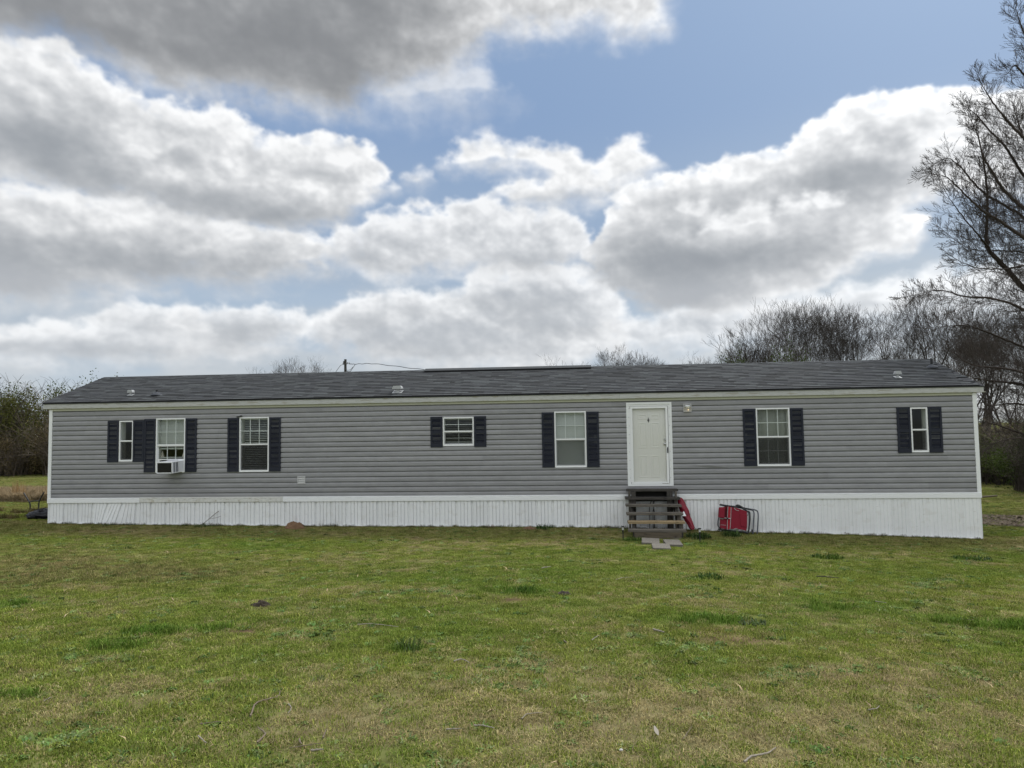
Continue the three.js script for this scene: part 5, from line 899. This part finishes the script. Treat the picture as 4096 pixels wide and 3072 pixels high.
{
  const root = new THREE.Group(); root.name = 'grass'; scene.add(root);
  root.userData = { label: 'short mown grass blades covering the whole lawn', category: 'grass', kind: 'stuff' };
  const kinds = [
    { name: 'green_blades', g: [tuftGeometry(1, 58, 0.09, 0.011, 0.03, 0.0036, 1.2, 0.5, GREENS), tuftGeometry(2, 58, 0.09, 0.01, 0.026, 0.004, 1.6, 0.7, GREENS)] },
    { name: 'dry_blades', g: [tuftGeometry(3, 50, 0.09, 0.01, 0.027, 0.0032, 1.9, 0.7, STRAWS), tuftGeometry(4, 50, 0.09, 0.009, 0.022, 0.0032, 2.8, 0.9, STRAWS)] },
    { name: 'tall_blades', g: [tuftGeometry(5, 46, 0.09, 0.025, 0.075, 0.0045, 0.85, 0.4, GREENS)] },
    { name: 'low_weeds', g: [tuftGeometry(7, 16, 0.05, 0.012, 0.04, 0.02, 1.6, 0.7, GREENS), tuftGeometry(8, 26, 0.07, 0.01, 0.03, 0.012, 1.9, 0.8, GREENS)] },
    { name: 'litter', g: [tuftGeometry(9, 3, 0.07, 0.012, 0.035, 0.012, 3, 1.2, STRAWS), tuftGeometry(10, 4, 0.1, 0.02, 0.05, 0.005, 3.5, 0.9, STRAWS)] },
    { name: 'dead_stalks', g: [tuftGeometry(6, 26, 0.12, 0.12, 0.42, 0.006, 0.8, 0.4, STRAWS)] },
  ];
  const bins = kinds.map((k) => k.g.map(() => [])), r = rng(1234);
  const place = (x, z) => {
    const t = lawn(x, z), v = 0.6 + 0.85 * r(), m = noise(x * 2.3 + 50, z * 2.3);
    if (r() < t.bare * 0.75) return;
    let kind = 0, c;
    if (r() < 0.06 + 0.52 * t.dry + 0.18 * t.olive) { kind = 1; c = lerp3([0.36, 0.32, 0.17], [0.235, 0.195, 0.095], clamp(0.35 + 0.6 * t.olive + 0.5 * (r() - 0.5))); }
    else {
      c = lerp3([0.175, 0.222, 0.035], [0.102, 0.18, 0.028], clamp(t.lush + 0.25 * (r() - 0.5)));
      c = lerp3(c, [0.255, 0.275, 0.055], clamp(0.3 + m) * 0.6 * (1 - t.lush)); c = lerp3(c, [0.17, 0.16, 0.06], t.olive * 0.85);
      if (t.lush > 0.72 && r() < 0.75) kind = 2;
      if (t.olive > 0.5 && r() < 0.2) kind = 2;
    }
    const clover = fbm(x * 0.9 + 70, z * 1.1 - 20, 3);
    if (kind === 0 && r() < 0.05 + 0.5 * sstep(0.25, 0.5, clover)) { kind = 3; c = lerp3([0.1, 0.17, 0.045], [0.16, 0.21, 0.07], r()); }
    else if (r() < 0.012) { kind = 4; c = lerp3([0.36, 0.3, 0.2], [0.15, 0.11, 0.07], r()); }
    const g = Math.floor(r() * bins[kind].length), s = (kind === 2 ? 0.8 + 0.5 * t.lush * r() : 0.75 + 0.5 * r());
    bins[kind][g].push([x, ground(x, z), z, r() * 6.28, s * 1.0, s * (0.7 + 0.6 * r()), c[0] * v, c[1] * v, c[2] * v]);
  };
  const fx = Math.sin(camera.rotation.y), fz = Math.cos(camera.rotation.y);
  for (let z = 15.2; z > 0.09; z -= 0.05) {
    const depth = camera.position.z - z, half = depth * 0.78 + 1.2, cx = camera.position.x - depth * 0.09, x0 = Math.max(-15, cx - half), x1 = Math.min(16, cx + half);
    const per = (depth < 8 ? 260 : depth < 12 ? 170 : 120) * 0.05 * (x1 - x0);
    for (let i = 0; i < per; i++) place(x0 + (x1 - x0) * r(), z + 0.05 * (r() - 0.5));
  }
  const inHouse = (x, z) => x > -HX - 0.08 && x < HX + 0.08 && z < 0.09 && z > -4.6;
  for (let i = 0; i < 26000; i++) { const z = 0.6 - 13 * r(), x = -10.8 - 16 * r(); if (!inHouse(x, z)) place(x, z); }
  for (let i = 0; i < 22000; i++) place(-17 - 25 * r(), -10 - 20 * r());
  for (let i = 0; i < 12000; i++) { const z = 0.6 - 15 * r(), x = 11 + 11 * r(); if (!inHouse(x, z)) { const d = Math.hypot((x - 14.4) / 2.6, (z + 3.4) / 1.2); if (d > 0.9 || r() < 0.15) place(x, z); } }
  for (let i = 0; i < 9000; i++) {                      // the band of dead grass beyond the left corner
    const u = r(), v = 0.12 + 0.66 * r(), x = lerp(lerp(-18.5, -23.8, v), lerp(-15, -20, v), u), z = lerp(lerp(-6.0, -12.6, v), lerp(-5.4, -12, v), u), c = lerp3([0.52, 0.43, 0.29], [0.32, 0.26, 0.17], r());
    if (fbm(x * 0.8, z * 0.8, 2) < -0.28) continue;
    bins[5][0].push([x, ground(x, z), z, r() * 6.28, 1, 0.4 + 0.7 * r(), ...c]);
  }
  for (let i = 0; i < 1100; i++) {                      // rough stalks round the stand and along the skirting
    const x = -16.2 + 3.4 * r(), z = -3.6 + 2.6 * r(); if (fbm(x * 1.3 + 4, z * 1.3, 2) < 0.18) continue;
    bins[5][0].push([x, ground(x, z), z, r() * 6.28, 0.8, 0.25 + 0.35 * r(), ...lerp3([0.2, 0.15, 0.09], [0.08, 0.085, 0.035], r())]);
  }
  for (let x = -11.4; x < 11.5; x += 0.045) if (r() < 0.42 + 0.5 * noise(x * 1.1, 4)) bins[2][0].push([x, ground(x, 0.12), 0.09 + 0.09 * r(), r() * 6.28, 0.9, 0.6 + 1.3 * r() * (0.7 + 0.8 * noise(x * 0.9, 8)), ...lerp3([0.06, 0.085, 0.025], [0.15, 0.12, 0.065], r() * 0.8)]);
  const o = new THREE.Object3D(), col = new THREE.Color();
  kinds.forEach((k, i) => k.g.forEach((g, j) => {
    const list = bins[i][j], im = new THREE.InstancedMesh(g, grassMat(), list.length);
    im.name = k.name; im.castShadow = im.receiveShadow = true; stuff(im);
    list.forEach((b, n) => { o.position.set(b[0], b[1], b[2]); o.rotation.set(0, b[3], 0); o.scale.set(b[4], b[5], b[4]); o.updateMatrix(); im.setMatrixAt(n, o.matrix); im.setColorAt(n, col.setRGB(b[6], b[7], b[8])); });
    root.add(im);
  }));
}
{ // broomsedge clump, fallen leaves under the wood
  const t = thing('broomsedge_clump', 'tall orange brown clump of dead grass beyond the left corner', 'dry grass', [-18.6, ground(-18.6, -7.4), -7.4]);
  const m1 = grassMat(); m1.color.setRGB(0.4, 0.28, 0.15);
  stuff(mesh('stalks', tuftGeometry(91, 130, 0.22, 0.35, 0.92, 0.012, 0.12, 0.15, STRAWS), m1, t)); stuff(mesh('low_blades', tuftGeometry(92, 90, 0.3, 0.15, 0.45, 0.012, 0.5, 0.3, STRAWS), m1, t));
  const r = rng(44), leaf = new THREE.CircleGeometry(0.022, 5).scale(1.5, 1, 1).rotateX(-Math.PI / 2), n = 7000, im = new THREE.InstancedMesh(leaf, std(1, 1, 1, 0.95, { side: THREE.DoubleSide }), n), o = new THREE.Object3D(), col = new THREE.Color();
  for (let i = 0; i < n; i++) { const a = r() * 6.28, u = Math.sqrt(r()), x = 14.8 + Math.cos(a) * u * 3.4, z = -3.5 + Math.sin(a) * u * 1.3; o.position.set(x, ground(x, z) + 0.01 + 0.01 * r(), z); o.rotation.set((r() - 0.5) * 0.5, r() * 6.28, (r() - 0.5) * 0.5); o.scale.setScalar(0.7 + 0.8 * r()); o.updateMatrix(); im.setMatrixAt(i, o.matrix); const k = 0.6 + 0.7 * r(); im.setColorAt(i, col.setRGB(0.19 * k, 0.145 * k, 0.1 * k)); }
  im.name = 'fallen_leaves'; im.castShadow = im.receiveShadow = true; im.userData = { label: 'brown carpet of fallen leaves on the ground right of the house', category: 'leaves', kind: 'stuff' }; scene.add(im);
}
// ---------------------------------------------------------------- weeds
function weed(x, z, r0, h, n, col, label, seed, broad) {
  const t = thing('weed', label, 'weed', [x, ground(x, z), z]), m = grassMat(); m.color.setRGB(...col);
  stuff(mesh('leaves', tuftGeometry(seed, n, r0, h * 0.4, h, broad, 0.9, 0.5, GREENS), m, t)); return t;
}
weed(0.62, 10.82, 0.15, 0.15, 80, [0.07, 0.11, 0.034], 'upright dark grass tuft beside a bare spot in the left centre of the lawn', 301, 0.007);
weed(1.5, 7.74, 0.14, 0.12, 120, [0.05, 0.1, 0.02], 'bright green grass tuft in the centre of the lawn above a bare patch', 302, 0.006);
weed(4.1, 9.5, 0.15, 0.055, 80, [0.1, 0.135, 0.06], 'grey green broad leaved weed right of two bare soil patches', 303, 0.018);
weed(4.22, 6.3, 0.22, 0.1, 150, [0.045, 0.085, 0.022], 'green leafy weed patch in the lawn straight below the path light by the red roll', 304, 0.012);
weed(1.42, 0.3, 0.2, 0.15, 110, [0.045, 0.08, 0.024], 'leafy green weed against the skirting beside the low reddish dirt heap', 305, 0.014);
weed(0.1, 0.22, 0.1, 0.12, 60, [0.16, 0.12, 0.07], 'dry brown weed against the skirting between the small window and the wide one', 306, 0.006);
weed(4.93, 1.05, 0.28, 0.16, 260, [0.045, 0.075, 0.022], 'leafy green weeds beside the foot of the wooden steps', 307, 0.016);
weed(5.75, 0.62, 0.22, 0.16, 150, [0.05, 0.085, 0.025], 'green weeds growing in front of the folded red lounger', 308, 0.014);
weed(6.95, 3.4, 0.3, 0.1, 170, [0.045, 0.082, 0.022], 'flat green weed patch in the lawn below the window with grey curtains', 309, 0.013);
weed(9.7, 3.1, 0.34, 0.09, 190, [0.045, 0.08, 0.03], 'flat green weed patch in the lawn below the narrow right window', 310, 0.014);
weed(-7.2, 0.25, 0.22, 0.12, 120, [0.06, 0.085, 0.03], 'green weeds at the skirting below the window with the open slats', 311, 0.008);
weed(-9.75, 0.25, 0.2, 0.1, 100, [0.07, 0.08, 0.035], 'short weeds at the skirting where its panels slump', 312, 0.008);
weed(3.42, 1.75, 0.2, 0.13, 160, [0.05, 0.1, 0.022], 'bright green grass tuft between the left path light and the pavers', 313, 0.007);
tag(mesh('dead_stem', merged([tube(smooth([[-7.35, -0.72, 0.14], [-7.15, -0.55, 0.1], [-6.95, -0.38, 0.07], [-6.87, -0.33, 0.07]]), 0.007, 5), tube(smooth([[-7.1, -0.52, 0.1], [-6.95, -0.5, 0.08], [-6.82, -0.46, 0.07]]), 0.004, 5)]), stemTan), 'thin dead stem leaning on the skirting left of the middle', 'stem');
// ---------------------------------------------------------------- sticks lying on the lawn
const stickA = std(0.17, 0.135, 0.095, 0.95), stickB = std(0.27, 0.24, 0.195, 0.95), stickC = std(0.06, 0.05, 0.04, 0.9);
for (const [pts, rr, m, label] of [
  [[[-0.01, 12.78], [-0.075, 12.52], [0, 12.36], [-0.03, 12.24]], 0.008, stickA, 'long curved twig with a bend at its upper end, left part of the near lawn'],
  [[[0.24, 13.22], [0.24, 13.1], [0.13, 12.97]], 0.009, stickA, 'hooked brown twig lying among straw in the near lawn'],
  [[[-0.28, 12.94], [-0.14, 12.91]], 0.005, stickA, 'short straight twig left of the long curved twig'],
  [[[-0.18, 13.14], [-0.06, 13.27]], 0.007, stickB, 'pale forked twig at the left of the near lawn'],
  [[[0.48, 13.14], [0.53, 13.24]], 0.009, stickA, 'stubby brown twig right of the hooked twig'],
  [[[0.62, 13.31], [0.7, 13.32]], 0.008, stickB, 'short whitish twig at the bottom left of the lawn'],
  [[[0.47, 13.28], [0.65, 13.22]], 0.004, stickA, 'thin straight twig just above the short whitish one'],
  [[[0.15, 12.52], [0.22, 12.64], [0.23, 12.72]], 0.006, stickB, 'small bent pale twig right of the long curved twig'],
  [[[0.62, 13.11], [0.6, 12.99]], 0.007, stickA, 'brown twig pointing away from the camera amid straw'],
  [[[-1.7, 12.55], [-1.68, 12.49]], 0.005, stickB, 'tiny pale twig far left in the near lawn'],
  [[[-0.16, 9.93], [0.01, 9.93], [0.31, 10.01]], 0.007, stickB, 'long pale stick lying across the lawn left of the centre'],
  [[[1.13, 11.28], [1.2, 11.25], [1.28, 11.33]], 0.008, stickB, 'bent pale stick right of the upright dark grass tuft'],
  [[[1.84, 12.71], [1.88, 12.63], [1.97, 12.58]], 0.005, stickB, 'thin curved twig in the centre of the near lawn'],
  [[[1.54, 12.84], [1.61, 12.87], [1.68, 12.89]], 0.007, stickB, 'white split twig lying level in the near lawn centre'],
  [[[1.37, 12.92], [1.47, 12.93]], 0.006, stickB, 'pale straight twig left of the white split twig'],
  [[[2.78, 6.79], [2.92, 6.6], [3.06, 6.53]], 0.006, stickB, 'thin stick in the lawn in front of the pavers'],
  [[[3.0, 9.92], [3.09, 10.08]], 0.014, stickB, 'stout white stick left of the bare soil patches'],
  [[[1.63, 5.81], [1.7, 5.75], [1.77, 5.6]], 0.012, stickB, 'curled pale bark strip in the lawn below the wide white window'],
  [[[2.08, 10.51], [2.11, 10.63]], 0.008, stickA, 'small brown twig in the centre of the lawn'],
  [[[2.35, 10.45], [2.43, 10.28]], 0.006, stickB, 'small pale twig right of the centre of the lawn'],
  [[[3.16, 13.28], [3.23, 13.21], [3.33, 13.14], [3.39, 13.08]], 0.009, stickB, 'long crooked pale stick at the bottom edge of the lawn'],
  [[[5.95, 5.86], [6.08, 5.91], [6.27, 5.93]], 0.013, stickC, 'dark stick lying in the lawn below the curtained window'],
  [[[4.22, 12.31], [4.27, 12.31], [4.33, 12.22]], 0.006, stickB, 'small hooked pale twig in the right part of the near lawn'],
  [[[6.57, 8.87], [6.69, 8.94]], 0.008, stickA, 'brown stick far right in the lawn'],
  [[[6.02, 7.91], [6.1, 8.06]], 0.007, stickB, 'pale stick right of the centre, beyond the bare patches'],
  [[[4.65, 4.53], [4.92, 4.76]], 0.006, stickA, 'thin brown stick in the lawn right of the pavers'],
  [[[2.86, 12.98], [2.95, 12.79]], 0.004, stickA, 'thin dry straw curving beside the long crooked stick'],
]) {
  const list = pts.map(([x, z], i) => [x, ground(x, z) + 0.019 + 0.006 * (i % 2), z]), s = smooth(list, 7);
  s.forEach((p, i) => { p[0] += 0.006 * noise(i * 0.9, p[2] * 3); p[2] += 0.006 * noise(i * 0.8 + 7, p[0] * 3); p[1] += 0.006 * noise(i * 0.7, 3.3); });
  tag(mesh('stick', tube(s, s.map((_, i) => rr * lerp(0.8, 0.38, i / (s.length - 1)) * (1 + 0.5 * noise(i * 1.3, rr * 900))), 6), m), label, 'stick');
}
{
  const s = new THREE.Shape(); s.moveTo(0, -0.05); s.bezierCurveTo(0.02, -0.02, 0.015, 0.02, 0, 0.05); s.bezierCurveTo(-0.015, 0.02, -0.018, -0.02, 0, -0.05);
  const g = new THREE.ExtrudeGeometry(s, { depth: 0.002, bevelEnabled: false }).rotateX(-1.35);
  const l = tag(mesh('dry_leaf', g, std(0.3, 0.27, 0.22, 0.9)), 'pale curled dry leaf near the bottom of the lawn, right of the centre', 'leaf'); l.position.set(2.705, ground(2.7, 12.92) + 0.04, 12.92); l.rotation.y = 0.15;
  const w = tag(mesh('pebble', new THREE.IcosahedronGeometry(0.01, 1).scale(1.2, 0.7, 1), std(0.5, 0.48, 0.45, 0.9)), 'small whitish pebble near the bottom edge of the lawn', 'pebble'); w.position.set(2.47, ground(2.47, 13.2) + 0.03, 13.2);
}

renderer.render(scene, camera);
